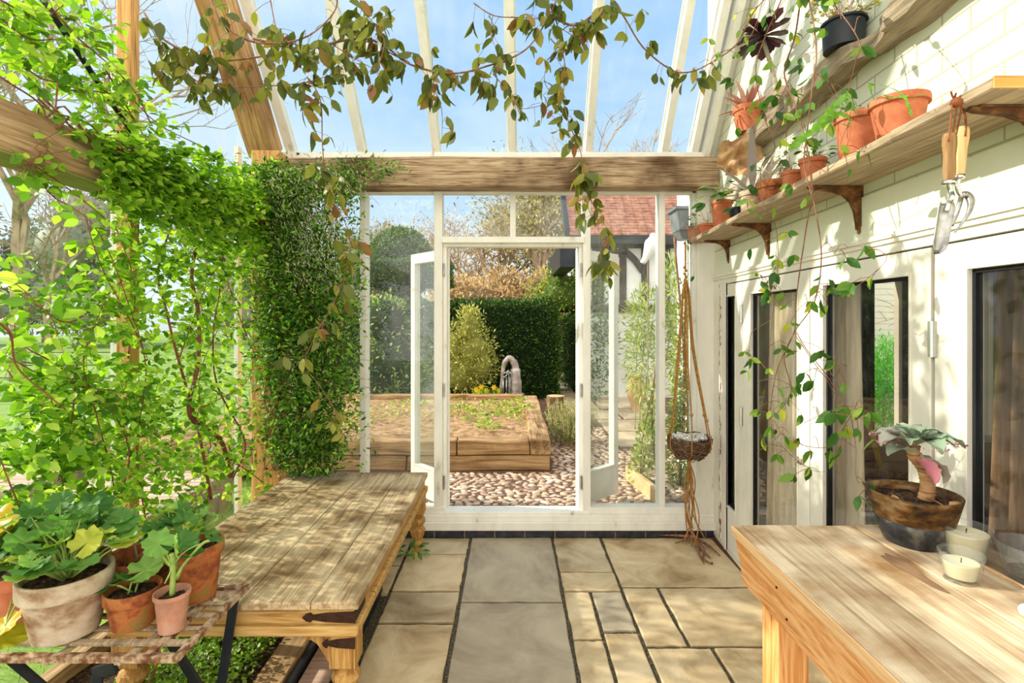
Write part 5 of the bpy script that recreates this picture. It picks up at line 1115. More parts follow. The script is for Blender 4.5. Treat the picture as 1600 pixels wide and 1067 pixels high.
leaves('foliage', JAS, jp, jd, js, M['lf_jas'], jr, nrm=jn, smooth=False)
bp, bd = [], []
for cx_, cy_, rx_, ry_, n_ in ((480, 310, 75, 50, 900), (500, 400, 50, 60, 800), (440, 380, 50, 60, 400), (430, 290, 40, 30, 200), (560, 285, 30, 20, 60), (520, 560, 30, 80, 80)):
    for _ in range(n_):
        a = random.uniform(0, 6.283); u = random.random()**.6; bp.append(P(cx_+rx_*u*math.cos(a), cy_+ry_*u*math.sin(a), 3.47+random.gauss(0, .03))); bd.append(V((random.gauss(-.3, .4), random.gauss(-.2, .3), random.gauss(.7, .3))))
leaves('buds', T_quad(.2, .0), bp, bd, [random.uniform(.018, .03) for _ in bp], M['lf_bud'], jr, smooth=False)
mb = MB()
for k in range(46):
    x0_ = random.uniform(425, 520); pts = [P(x0_+random.gauss(0, 18), 735-i*random.uniform(55, 70), 3.6+random.gauss(0, .04)) for i in range(7)]; mb.tube(spline(pts, 4), random.uniform(.0015, .005), 4, cap=False)
for k in range(60):
    a = P(random.uniform(470, 560), random.uniform(250, 700), 3.58); b = a+V((random.uniform(.05, .22), random.gauss(0, .06), random.uniform(-.1, .15))); mb.tube(spline([a, (a+b)/2+V((0, 0, .03)), b], 4), .0012, 3, cap=False)
    for u in range(10):
        pass
mb.build('stem', M['bark'], jr, smooth=True)
# thatch of dead stems over the beam
mb = MB()
for k in range(70):
    x0_ = random.uniform(60, 380); t0 = (x0_-60)/320; pts = [PXP(x0_+i*28, 165+(x0_+i*28-60)*.52+random.gauss(0, 10), -1.70+random.gauss(0, .015)) for i in range(5)]; mb.tube(spline(pts, 3), random.uniform(.002, .005), 4, cap=False)
tag(mb.build('climber_stems', M['bark'], None), 'tangle of brown woody stems lying over the left oak beam', 'stems', kind='stuff')
# small plants on the ground inside
wd = thing('weed_plant', PZ(640, 868, 0.0), 'small leafy weed growing by the back leg of the low table', 'weed')
c = PZ(640, 868, .005); stems_and_leaves(wd, c, [c+V((random.gauss(0, .06), random.gauss(0, .04), random.uniform(.02, .07))) for _ in range(14)], T_ovate(.35, .1, .2), 'lf_honeyg', 'greenstem', .06, srad=.002, per=2)
mp_, md_ = [], []
for _ in range(5200):
    u = random.random(); x = random.uniform(-1.72, -1.17); y = random.uniform(1.7, 2.7); h_ = .04+.16*math.exp(-((x+1.32)**2)/.05)*math.exp(-((y-2.05)**2)/.12)
    mp_.append((x, y, random.uniform(.03, .05+h_))); md_.append((random.gauss(0, .8), random.gauss(0, .8), random.gauss(.3, .4)))
o = leaves('creeping_plant', T_ovate(.8, .05, .05), mp_, md_, RNG.uniform(.012, .024, len(mp_)), M['lf_moss']); tag(o, 'mound of tiny-leaved creeping greenery under the low table', 'ground cover', kind='stuff')
mb = MB(); mb.tube(spline([(-1.26, 2.02, .03), (-1.20, 1.98, .2), (-1.02, 1.86, .06), (-.85, 1.72, .03)]), .009, 8); tag(mb.build('rubber_hose', M['darkiron'], None, smooth=True), 'thin rusty brown hose curling over the timber edging', 'hose')
mb = MB(); mb.box(-1.98, -1.62, 1.2, 1.35, .02, .16); o = mb.build('timber_block', M['tableside_x'], None, bevel=.012)
noisy(o, .01, 4, 2); tag(o, 'pale sawn timber lying in the bed at the bottom left', 'timber')
mb = MB(); mb.lathe([(.03, 0), (.055, .02), (.06, .2), (.06, .3), (.02, .3)], (-1.46, 1.78, .04), 14, wob=.05); tag(mb.build('wooden_post_block', M['turned'], None, smooth=True, angle=.6), 'thick pale wooden block standing under the folding stand', 'timber')
# ================================================================ GARDEN
GZ = .115
def O(px, py, d): return P(px, py, d)
# cobbles: half-buried river stones
CB = []
rc = random.Random(21)
def pebble_mesh(name, spots, m, label):
    nseg, nr = 8, 3; tv = []
    for i, (rr, zz) in enumerate(((1.0, -.1), (.86, .55), (.45, .92))):
        for k in range(nseg): a = 2*math.pi*k/nseg; tv.append((rr*math.cos(a), rr*math.sin(a), zz))
    tv.append((0, 0, 1.0)); tf = []
    for i in range(2):
        for k in range(nseg): tf.append((i*nseg+k, i*nseg+(k+1) % nseg, (i+1)*nseg+(k+1) % nseg, (i+1)*nseg+k))
    for k in range(nseg): tf.append((2*nseg+k, 2*nseg+(k+1) % nseg, 3*nseg))
    V_ = []; F_ = []; R_ = []
    for (x, y, s) in spots:
        a = rc.gauss(0, .5); ex, ey, ez = s*rc.uniform(1.0, 1.5), s*rc.uniform(.6, .85), s*rc.uniform(.3, .55); ca, sa = math.cos(a), math.sin(a); b = len(V_)
        for (u, v, w) in tv: V_.append((x+u*ex*ca-v*ey*sa, y+u*ex*sa+v*ey*ca, GZ-.004+w*ez))
        F_ += [tuple(b+i for i in f) for f in tf]; R_ += [rc.random()]*len(tf)
    me = bpy.data.meshes.new(name); me.from_pydata(V_, [], F_); at = me.attributes.new('rnd', 'FLOAT', 'FACE'); at.data.foreach_set('value', R_)
    o = link(name, me, m, None, True); return tag(o, label, 'cobbles', kind='stuff')
m_cob, nt_, out_ = newmat('mixed river cobbles')
_a = N(nt_, 'ShaderNodeAttribute', attribute_name='rnd'); _r = ramp(nt_, [(0, srgb(146, 118, 100)), (.3, srgb(188, 158, 130)), (.6, srgb(212, 190, 162)), (.85, srgb(202, 170, 140)), (1, srgb(226, 214, 200))]); nt_.links.new(_a.outputs['Fac'], _r.inputs[0])
_b = N(nt_, 'ShaderNodeBsdfPrincipled', Roughness=.55); nt_.links.new(_r.outputs[0], _b.inputs['Base Color']); nt_.links.new(_b.outputs[0], out_.inputs[0])
spots = []
y = 4.03
while y < 7.2:
    s = .034; x = -1.2+rc.uniform(0, .05)
    xmax = 1.35+(y-4)*.33
    while x < xmax:
        inbed = (x < .44 and y > 5.08); path = (y > 6.0 and x > 1.25)
        if not inbed and not path and rc.random() < .97: spots.append((x+rc.uniform(-.014, .014), y+rc.uniform(-.012, .012), s*rc.uniform(.7, 1.12)))
        x += s*rc.uniform(2.05, 2.5)
    y += s*1.38
pebble_mesh('cobbles', spots, m_cob, 'bed of rounded river cobbles set in grit outside the garden doors')
# paving path beyond
mb = MB()
for (x0, x1, y0, y1) in ((1.3, 2.1, 6.1, 6.9), (1.3, 2.2, 6.93, 7.7), (.95, 1.7, 7.75, 8.5), (1.73, 2.5, 7.75, 8.6), (.9, 1.5, 8.55, 9.6), (1.53, 2.4, 8.65, 9.6), (.9, 1.32, 9.65, 11), (.92, 1.34, 11.05, 12.4), (.95, 1.4, 12.45, 14), (1.35, 2.3, 9.65, 10.5)):
    mb.box(x0, x1-.02, y0, y1-.02, GZ-.02, GZ+.014)
tag(mb.build('garden_path', M['paving'], None, bevel=.006), 'sunlit stone slab path leading past the hedge', 'path', kind='structure')
# raised bed of sleepers
rb = thing('raised_bed', (-1.2, 6.6, GZ), 'raised vegetable bed built of two courses of oak sleepers', 'garden bed')
def slp(x0, x1, y0, y1, z0, z1, m):
    mb = MB(); mb.box(x0, x1, y0, y1, z0, z1); o = mb.build('sleeper', M[m], rb, bevel=.014); noisy(o, .022, 2.4, 3)
slp(-.0, .40, 5.14, 5.34, GZ, GZ+.15, 'sleeper') if False else None
slp(-3.4, -1.05, 5.14, 5.34, GZ, GZ+.15, 'sleeper'); slp(-1.04, .40, 5.14, 5.34, GZ, GZ+.148, 'sleeper')
slp(-3.4, -.55, 5.13, 5.33, GZ+.155, GZ+.305, 'sleeper'); slp(-.54, .195, 5.13, 5.33, GZ+.155, GZ+.302, 'sleeper')
slp(.20, .41, 5.13, 6.4, GZ+.155, GZ+.31, 'sleeper_y'); slp(.20, .41, 6.42, 8.1, GZ+.155, GZ+.31, 'sleeper_y'); slp(.20, .40, 5.36, 8.1, GZ, GZ+.15, 'sleeper_y')
slp(-3.4, .19, 8.0, 8.2, GZ+.06, GZ+.33, 'sleeper'); slp(-3.6, -3.4, 5.1, 8.2, GZ, GZ+.31, 'sleeper_y')
mb = MB(); nx, ny = 50, 40; vs = []
for j in range(ny):
    for i in range(nx): x = -3.42+(3.64)*i/(nx-1); y = 5.32+2.7*j/(ny-1); vs.append((x, y, GZ+.255+.02*math.sin(x*3)*math.cos(y*2.2)+rf.uniform(-.014, .014)))
mb.add(vs, [(j*nx+i, j*nx+i+1, (j+1)*nx+i+1, (j+1)*nx+i) for j in range(ny-1) for i in range(nx-1)]); mb.build('soil', M['bedsoil'], rb, smooth=True)
# seedlings
def seedling(c, n, r, lab, m='lf_shrub', s=.05, w=.6, group=None):
    t = thing('seedling', c, lab, 'plant', group); pos = []; dr = []
    for _ in range(n):
        a = random.uniform(0, 6.28); u = math.sqrt(random.random())*r; pos.append(V(c)+V((u*math.cos(a), u*math.sin(a), random.uniform(.01, .09)*(1.2-u/r)))); dr.append(V((math.cos(a)*.6, math.sin(a)*.6, random.uniform(.1, .9))))
    leaves('foliage', T_ovate(w, .1, .1), pos, dr, [s*random.uniform(.6, 1.2) for _ in pos], M[m], t)
    mb = MB()
    for p in pos[:8]: mb.tube([V(c), p], .002, 3, cap=False)
    mb.build('stem', M['greenstem'], t)
sl = [(760, 668, 60, .17, 'leafy pale green clump at the front edge of the raised bed', 'lf_shrub'), (718, 642, 50, .2, 'green seedling patch in the raised bed near the left door post', 'lf_climb'), (820, 640, 60, .13, 'upright green plant at the right front corner of the raised bed', 'lf_shrub'),
      (740, 655, 45, .18, 'low seedling mound left of the leafy clump in the raised bed', 'lf_climb'), (790, 648, 45, .18, 'low seedling mound in the middle right of the raised bed', 'lf_climb'), (812, 628, 40, .14, 'small green clump near the back right of the raised bed', 'lf_shrub'),
      (700, 630, 40, .25, 'thin green growth near the back of the raised bed', 'lf_shrub'), (640, 632, 50, .3, 'patchy green growth seen through the left pane', 'lf_climb'), (600, 645, 40, .3, 'patchy yellow green growth at the left of the raised bed', 'lf_shrub'), (775, 632, 40, .2, 'thin seedling row at the back middle of the raised bed', 'lf_climb')]
for px_, py_, n_, r_, lab_, m_ in sl: c = PZ(px_, py_, GZ+.27); seedling(c, n_, r_, lab_, m_)
gp = []
for _ in range(9000):
    x = random.uniform(-3.3, .18); y = random.uniform(5.38, 7.95); q = math.sin(x*2.3+y*1.1)+math.sin(y*2.9-x)+math.sin(x*5.1)*.5
    if q+random.gauss(0, .5) > .55: gp.append((x, y, GZ+.26+random.uniform(0, .05)))
o = leaves('bed_weeds', T_ovate(.5, .1, .1), gp, RNG.normal(size=(len(gp), 3))*.6+np.array([0, 0, .6]), RNG.uniform(.02, .05, len(gp)), M['lf_sedum'], smooth=False); tag(o, 'patchy low yellow green growth over the soil of the raised bed', 'weeds', kind='stuff')
# log stump
c = PZ(868, 662, GZ); c.z = GZ
t = thing('log_stump', c, 'short upright log with bark, standing right of the raised bed', 'log')
mb = MB(); mb.lathe([(.12, 0), (.128, .02), (.12, .2), (.135, .36), (.132, .40), (.125, .405)], c, 20, wob=.06); mb.build('bark', M['stump'], t, smooth=True, angle=.6)
mb = MB(); mb.lathe([(.05, .404), (.124, .407)], c, 20, wob=.06); mb.build('cut_face', M['stumptop'], t)
# rosemary clump
def grass_clump(name, c, n, r, h, m, lab, cat, tpl=None, sp=.35):
    c = V(c); pos = []; dr = []; sz = []
    t = thing(name, c, lab, cat)
    mb = MB()
    for _ in range(n):
        a = random.uniform(0, 6.28); u = math.sqrt(random.random())*r; b = c+V((u*math.cos(a), u*math.sin(a), 0)); top = b+V((random.gauss(0, .05)+math.cos(a)*u*sp, random.gauss(0, .05)+math.sin(a)*u*sp, h*random.uniform(.5, 1)))
        sp_ = spline([b, (b+top)/2+V((random.gauss(0, .01), random.gauss(0, .01), 0)), top], 3); mb.tube(sp_, .003, 3, cap=False)
        for i in range(26):
            q = b.lerp(top, .15+.85*random.random()); pos.append(q); dr.append(V((random.gauss(0, .6), random.gauss(0, .6), random.uniform(.3, 1)))); sz.append(random.uniform(.03, .055))
    mb.build('stem', M['bark_pale'], t); leaves('foliage', tpl or T_diamond(.2), pos, dr, sz, M[m], t, smooth=False)
c = PZ(884, 694, GZ); grass_clump('rosemary_bush', (c.x+.05, c.y, GZ), 170, .24, .54, 'lf_rose', 'grey green rosemary bush behind the right door post', 'shrub')
# tuba
c = V((-.02, 8.62, GZ)); t = thing('old_tuba', c, 'weathered silver tuba standing upside down in front of the clipped hedge', 'tuba')
mb = MB(); X = .10
mb.tube(spline([c+V((X, 0, .0)), c+V((X, 0, .35)), c+V((X, 0, .62)), c+V((.085, 0, .76)), c+V((.0, 0, .86)), c+V((-.085, 0, .78)), c+V((-.115, 0, .62)), c+V((-.125, 0, .45)), c+V((-.13, 0, .2))], 7), [.115]*5+[.105]*6+[.085]*6+[.062]*7+[.054]*7+[.046]*6+[.036]*6+[.03]*14, 18); mb.build('body_tube', M['tubasilver'], t, smooth=True)
mb = MB(); mb.lathe([(.1, 0), (.145, .0), (.15, .03), (.145, .24), (.15, .26), (.14, .27)], c+V((X, 0, 0)), 20); mb.build('collar', M['tubasilver'], t, smooth=True, angle=.6)
for dx in (-.105, -.05, .0):
    mb = MB(); mb.tube([c+V((dx, -.10, .22)), c+V((dx, -.10, .52))], .017, 10); mb.blob(c+V((dx, -.10, .535)), .02, 8, 6); mb.build('valve', M['steel'], t, smooth=True)
for q in ([(-.14, .5), (-.16, .3), (-.15, .08), (-.10, .04), (-.06, .10), (-.06, .3)], [(-.10, .62), (-.02, .62), (-.01, .4), (-.01, .15), (-.05, .10), (-.09, .2)], [(-.12, .55), (-.05, .58), (-.03, .66), (.03, .6)]):
    mb = MB(); mb.tube(spline([c+V((u, -.12, z)) for u, z in q], 6), .012, 8); mb.build('valve_tubing', M['steel'], t, smooth=True)

# ---------------------------------------------------------------- hedges, shrubs, trees
def scatter_box(x0, x1, y0, y1, z0, z1, n, rnd_=.12, faces='ftlr'):
    """points on the skin of a soft box with outward directions"""
    pos = []; dr = []
    W_, D_, H_ = x1-x0, y1-y0, z1-z0; areas = {'f': W_*H_, 't': W_*D_, 'l': D_*H_, 'r': D_*H_, 'b': W_*H_}; tot = sum(areas[f] for f in faces)
    for f in faces:
        for _ in range(int(n*areas[f]/tot)):
            u, v = random.random(), random.random(); j = random.gauss(0, rnd_*.35)-abs(random.gauss(0, rnd_*.3))
            if f == 'f': p = (x0+W_*u, y0-j, z0+H_*v); d = (0, -1, .25)
            elif f == 'b': p = (x0+W_*u, y1+j, z0+H_*v); d = (0, 1, .25)
            elif f == 't': p = (x0+W_*u, y0+D_*v, z1+j); d = (0, 0, 1)
            elif f == 'l': p = (x0-j, y0+D_*u, z0+H_*v); d = (-1, 0, .25)
            else: p = (x1+j, y0+D_*u, z0+H_*v); d = (1, 0, .25)
            # round the upper corners
            p = list(p); k = .25
            for ax, lo, hi in ((0, x0, x1),):
                if p[2] > z1-k:
                    e = (p[2]-(z1-k))/k; cx_ = (lo+hi)/2; lim = (hi-lo)/2-k+k*math.sqrt(max(0, 1-e*e)); p[ax] = min(max(p[ax], cx_-lim-.02), cx_+lim+.02)
            pos.append(p); dr.append((d[0]+random.gauss(0, .7), d[1]+random.gauss(0, .7), d[2]+random.gauss(0, .6)))
    return pos, dr
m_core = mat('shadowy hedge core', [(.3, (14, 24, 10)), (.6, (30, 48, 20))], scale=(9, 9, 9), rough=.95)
def hedge(name, x0, x1, y0, y1, z1, n, m, lab, s=.06, faces='ftlr'):
    t = thing(name, ((x0+x1)/2, (y0+y1)/2, GZ), lab, 'hedge')
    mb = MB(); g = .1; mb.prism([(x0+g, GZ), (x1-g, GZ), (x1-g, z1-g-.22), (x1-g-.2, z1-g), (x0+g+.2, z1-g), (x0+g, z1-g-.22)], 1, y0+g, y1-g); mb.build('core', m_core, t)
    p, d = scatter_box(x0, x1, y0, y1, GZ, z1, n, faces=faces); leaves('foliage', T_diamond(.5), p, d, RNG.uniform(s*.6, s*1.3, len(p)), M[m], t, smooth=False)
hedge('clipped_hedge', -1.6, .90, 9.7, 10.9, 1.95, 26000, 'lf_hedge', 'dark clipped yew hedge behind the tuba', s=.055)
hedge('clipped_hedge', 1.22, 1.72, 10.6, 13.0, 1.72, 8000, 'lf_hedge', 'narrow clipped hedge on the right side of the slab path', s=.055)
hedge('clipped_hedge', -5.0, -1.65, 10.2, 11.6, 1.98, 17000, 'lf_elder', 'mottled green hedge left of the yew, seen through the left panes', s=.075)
def blobtree(name, lab, cat, blobs, m, s, core=True, trunk=None, density=420, group=None, tm='bark_grey', tpl=None, corem=None, jag=.12, zs=None, coresc=.86):
    b0 = blobs[0]; base = (b0[0], b0[1], trunk[0][0][0][2] if trunk else b0[2]-b0[5]); t = thing(name, base, lab, cat, group)
    pos = []; dr = []
    if core: mb = MB()
    for (x, y, z, rx, ry, rz) in blobs:
        if core: mb.blob((x, y, z), (rx*coresc, ry*coresc, rz*coresc), 14, 9, .06)
        n = int(density*(rx*ry+rx*rz+ry*rz))
        v = RNG.normal(size=(n, 3)); v /= np.linalg.norm(v, axis=1, keepdims=True); r_ = 1+RNG.normal(size=(n, 1))*jag-(0 if core else RNG.random((n, 1))**2*.7)
        p = v*r_*np.array([rx, ry, rz])+np.array([x, y, z]); pos.append(p); dr.append(v+RNG.normal(size=(n, 3))*.55+np.array([0, 0, .15]))
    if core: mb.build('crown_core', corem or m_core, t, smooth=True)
    pos = np.concatenate(pos); dr = np.concatenate(dr)
    leaves('foliage', tpl or T_diamond(.5), pos, dr, RNG.uniform(s*.55, s*1.3, len(pos)), M[m], t, smooth=False)
    if trunk:
        mb = MB()
        for pts, r_ in trunk: sp = spline(pts, 5); mb.tube(sp, [r_*(1-.4*i/len(sp)) for i in range(len(sp))], 8)
        mb.build('trunk', M[tm], t, smooth=True)
    return t
def A(px, py, d): p = P(px, py, d); return (p.x, p.y, p.z)
# golden conifer in front of hedge
d = 8.9; blobs = []
for (px_, py_, rx, rz) in ((722, 580, .42, .45), (738, 548, .34, .4), (735, 515, .22, .33), (733, 500, .14, .22), (752, 572, .24, .3), (708, 545, .25, .4)): x, y, z = A(px_, py_, d); blobs.append((x, y, z, rx, .3, rz))
blobtree('golden_conifer', 'golden yellow feathery conifer in front of the dark hedge', 'shrub', blobs, 'lf_gold', .075, density=3000, jag=.24, tpl=T_diamond(.3), corem=mat('olive shrub core', [(.3, (96, 100, 44)), (.6, (140, 140, 66))], scale=(9, 9, 9)), coresc=.75)
# daffodils
for i, (px_, py_) in enumerate(((744, 608), (752, 604), (760, 610), (772, 605), (779, 610), (748, 612))):
    c = P(px_, py_+4, 8.5); c.z = GZ; t = thing('daffodil', c, 'yellow daffodils flowering below the golden conifer', 'flower', 'daffodils behind the raised bed'); hh = P(px_, py_, 8.5).z
    mb = MB(); mb.tube([c, V((c.x, c.y, hh))], .005, 4); mb.build('stem', M['greenstem'], t)
    leaves('petals', T_ovate(.5, .05, 0), [(c.x, c.y-.01, hh)]*6, [(math.cos(k*1.05), -.2, math.sin(k*1.05)) for k in range(6)], .055, M['lf_daff'], t, nrm=[(0, -1, .1)]*6)
    leaves('leaf', T_diamond(.1), [c]*9, [(random.gauss(0, .3), random.gauss(0, .3), 1) for _ in range(9)], .4, M['lf_grass'], t)
# topiary seen through the left panes
d = 11.2; x, y, z = A(626, 412, d)
tp = blobtree('topiary_tree', 'tall clipped topiary tree with a dome above a flat disc', 'tree', [(x, y, z, .66, .66, .74)], 'lf_topiary', .07, density=4600, jag=.05, trunk=[([(x+.15, y, GZ), (x+.22, y, 1.4), (x+.1, y, 2.5)], .2), ([(x-.35, y, GZ), (x-.42, y, 1.4), (x-.3, y, 2.5)], .09)])
mb = MB(); mb.lathe([(.5, 0), (.86, .03), (.92, .25), (.86, .42), (.5, .5)], (x+.12, y, z-.53), 24); mb.build('disc_core', m_core, tp, smooth=True)
n = 9000; a = RNG.random(n)*6.283; u = RNG.random(n); side = RNG.random(n) < .6
r_ = np.where(side, .98, np.sqrt(u)*.98)+RNG.normal(size=n)*.02; zz = np.where(side, z-.53+u*.5, z-.03+RNG.normal(size=n)*.02)
leaves('disc_foliage', T_diamond(.5), np.stack([x+.12+r_*np.cos(a), y+r_*np.sin(a), zz], 1), np.stack([np.cos(a)*side, np.sin(a)*side, 1.2-side*1.0], 1)+RNG.normal(size=(n, 3))*.5, RNG.uniform(.03, .08, n), M['lf_topiary'], tp, smooth=False)
d = 9.3; blobs = [(*A(px_, py_, d), rx, .4, rz) for px_, py_, rx, rz in ((602, 500, .42, .42), (612, 560, .5, .5), (645, 590, .3, .3), (590, 590, .3, .35))]
blobtree('flowering_shrub', 'pale dappled evergreen shrub behind the left pane', 'shrub', blobs, 'lf_elder', .09, density=900, jag=.12)
# bright shrub and overgrowth right of the opening
d = 11.6; blobs = [(*A(px_, py_, d), rx, .5, rz) for px_, py_, rx, rz in ((885, 460, .7, .6), (850, 480, .5, .45), (905, 520, .4, .8), (875, 440, .35, .3), (915, 430, .3, .3))]
blobtree('spring_shrub', 'bright lime green arching shrub above the hedges', 'shrub', blobs, 'lf_shrub', .09, density=700, jag=.2, corem=mat('green shrub core', [(.3, (46, 60, 22)), (.6, (84, 104, 40))], scale=(9, 9, 9)), coresc=.7)
# climbing bamboo and clematis outside the right-hand panes
blobs = [(*A(px_, py_, 7.0), rx, .35, rz) for px_, py_, rx, rz in ((1005, 500, .22, .42), (1052, 470, .18, .6), (1000, 560, .2, .5), (1060, 540, .2, .6))]
blobtree('bamboo_clump', 'feathery yellow green bamboo against the white house wall', 'bamboo', blobs, 'lf_bamboo', .11, core=False, density=2600, tpl=T_diamond(.2), trunk=[([(1.7+.06*k, 7.0, GZ), (1.72+.08*k, 7.0, 1.1), (1.75+.11*k, 6.95, 2.0)], .007) for k in range(6)], tm='greenstem')
blobs = [(*A(px_, py_, 4.75), rx, .10, rz) for px_, py_, rx, rz in ((1010, 690, .07, .28), (1000, 730, .09, .2), (1066, 560, .09, .7), (1060, 700, .11, .4), (1072, 760, .1, .2), (1020, 650, .05, .3), (1058, 640, .06, .4))]
blobtree('wall_climber', 'thin twiggy climber with bright new leaves just outside the right panes', 'climber', blobs, 'lf_bamboo', .055, core=False, density=7500, tpl=T_diamond(.4), trunk=[([(1.35, 4.7, GZ), (1.3, 4.72, .8), (1.38, 4.7, 1.6)], .012), ([(1.55, 4.7, GZ), (1.6, 4.72, 1.2), (1.5, 4.7, 2.4)], .015), ([(1.2, 4.75, GZ), (1.22, 4.75, .5), (1.3, 4.7, 1.0)], .008)], tm='bark')
blobs = [(*A(px_, py_, 9.6), rx, .25, rz) for px_, py_, rx, rz in ((935, 470, .3, .7), (945, 540, .25, .6), (925, 600, .25, .4))]
blobtree('ivy_growth', 'dark ivy covering the corner of the timber-framed house', 'climber', blobs, 'lf_topiary', .09, core=False, density=1300)
# urn
c = P(994, 632, 8.5); c = V((c.x, c.y, GZ)); t = thing('tall_urn', c, 'tall ochre terracotta urn beside the slab path', 'urn')
mb = MB(); mb.lathe([(r_*.78, z_*.78) for r_, z_ in ((.1, 0), (.13, .01), (.1, .04), (.16, .25), (.21, .42), (.2, .55), (.13, .66), (.12, .7), (.16, .73), (.165, .76), (.12, .765), (.1, .7))], c, 26); mb.build('body', M['urn'], t, smooth=True)
# low stone slabs against the corner
c = P(1000, 775, 4.6); mb = MB(); mb.bar((1.12, 4.9, GZ+.06), (1.22, 4.15, GZ+.06), .05, .14); tag(mb.build('edging_stone', M['urn'], None, bevel=.01), 'upright ochre edging stone beside the cobbles', 'stone')
# bare and tan trees behind
def branchtree(name, lab, base, h, spread, lv, m, n0=7, r0=.16, leafm=None, ls=.1, nl=0, group=None, seed=1, up=.5):
    rr = random.Random(seed); t = thing(name, base, lab, 'tree', group); mb = MB(); tips = []
    def grow(p, d, L_, r, k):
        q = p+d*L_; mid = (p+q)/2+V([rr.gauss(0, L_*.06) for _ in range(3)]); mb.tube([p, mid, q], [r, r*.8, r*.62], 5 if k > 2 else 3, cap=False)
        if k == 0: tips.append(q); return
        for _ in range(3 if k > 1 else 3):
            nd = (d+V((rr.gauss(0, spread), rr.gauss(0, spread), rr.gauss(up*.25, spread*.6)))).normalized(); st_ = mid if rr.random() < .35 else q
            grow(st_, nd, L_*rr.uniform(.6, .85), r*.6, k-1)
        if k <= 2: tips.append(mid)
    b = V(base); grow(b, V((0, 0, 1)), h*.28, r0, lv)
    mb.build('branches', M[m], t)
    if leafm and nl:
        T_ = np.array([tuple(x) for x in tips]); idx = RNG.integers(0, len(T_), nl); p = T_[idx]+RNG.normal(size=(nl, 3))*h*.035
        leaves('foliage', T_diamond(.35), p, RNG.normal(size=(nl, 3)), RNG.uniform(ls*.5, ls*1.3, nl), M[leafm], t, smooth=False)
branchtree('bare_tree', 'wide tan-budded tree behind the hedge, left of the tiled roof', (1.0, 19, .1), 9.0, .55, 6, 'bark_grey', leafm='lf_olive', ls=.16, nl=9000, seed=4, r0=.22)
branchtree('bare_tree', 'spreading tree just left of the wide tan-budded tree', (-1.0, 22, .1), 8.5, .6, 6, 'bark_grey', leafm='lf_tan', ls=.15, nl=8000, seed=9, r0=.2)
branchtree('bare_tree', 'leafless tree whose crown shows above the oak beam on the right', (4.6, 20, .1), 12.0, .5, 6, 'bark_grey', seed=12, r0=.22)
branchtree('bare_tree', 'small leafless tree left of the beech hedge', (-3.2, 21, .1), 6.4, .6, 6, 'bark_grey', leafm='lf_tan', ls=.12, nl=2500, seed=15, r0=.15)
blobs = [(x_, 15.5+random.uniform(-.6, .6), z_, r_, .8, r_*.8) for x_, z_, r_ in ((-1.9, 1.6, 1.0), (-.9, 1.9, 1.0), (.1, 1.8, 1.0), (1.0, 1.7, 1.0), (-.2, 2.5, .8), (1.3, 2.5, .8), (-1.6, 2.3, .7))]
blobtree('beech_hedge', 'loose tan brown shrubbery behind the yew hedge', 'shrub', blobs, 'lf_tan', .12, density=900, jag=.15, corem=mat('brown shrub core', [(.3, (70, 56, 36)), (.6, (120, 98, 66))], scale=(9, 9, 9)), coresc=.8)
blobs = [(x_, 24+random.uniform(-1, 1), z_, r_, 1.2, r_*.9) for x_, z_, r_ in ((1.8, 4.8, 1.9), (3.2, 7.0, 1.8), (2.4, 3.0, 2.0), (.2, 3.2, 1.6), (4.0, 5.0, 2.0))]
blobtree('olive_tree', 'hazy olive woodland tree behind the bare branches', 'tree', blobs, 'lf_olive', .2, core=False, density=260, trunk=[([(2.4, 24, 0), (2.6, 24, 3), (3.0, 24, 6)], .25)])
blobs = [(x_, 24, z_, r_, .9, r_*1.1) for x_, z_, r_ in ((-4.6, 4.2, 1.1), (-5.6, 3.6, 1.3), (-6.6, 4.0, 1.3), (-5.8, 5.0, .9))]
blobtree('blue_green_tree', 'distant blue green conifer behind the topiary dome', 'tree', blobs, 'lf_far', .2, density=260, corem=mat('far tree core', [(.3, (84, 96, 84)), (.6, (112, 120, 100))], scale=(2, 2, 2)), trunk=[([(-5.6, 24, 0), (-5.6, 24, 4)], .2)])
# far woodland on the left
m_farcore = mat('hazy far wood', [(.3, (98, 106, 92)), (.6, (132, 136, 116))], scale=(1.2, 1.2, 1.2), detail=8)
rw = random.Random(8)
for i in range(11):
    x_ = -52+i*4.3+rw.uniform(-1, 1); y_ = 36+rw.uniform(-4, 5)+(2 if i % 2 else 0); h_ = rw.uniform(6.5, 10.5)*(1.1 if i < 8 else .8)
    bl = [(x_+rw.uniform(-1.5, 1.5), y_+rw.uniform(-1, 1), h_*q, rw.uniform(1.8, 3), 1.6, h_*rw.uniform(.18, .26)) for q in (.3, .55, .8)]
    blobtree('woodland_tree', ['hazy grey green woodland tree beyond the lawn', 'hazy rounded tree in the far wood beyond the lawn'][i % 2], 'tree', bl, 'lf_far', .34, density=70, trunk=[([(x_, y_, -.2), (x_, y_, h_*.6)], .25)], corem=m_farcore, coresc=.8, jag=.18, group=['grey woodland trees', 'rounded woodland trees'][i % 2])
for i in range(3):
    branchtree('bare_woodland_tree', 'leafless far tree rising above the woodland on the left', (-27+i*7.5, 30+i*2, -.2), 13+i, .5, 5, 'bark_grey', seed=30+i, r0=.22, group='leafless far trees')
branchtree('bare_woodland_tree', 'tall leafless tree high behind the upper left glass', (-13.5, 14, -.1), 16, .55, 6, 'bark_grey', seed=41, r0=.2)
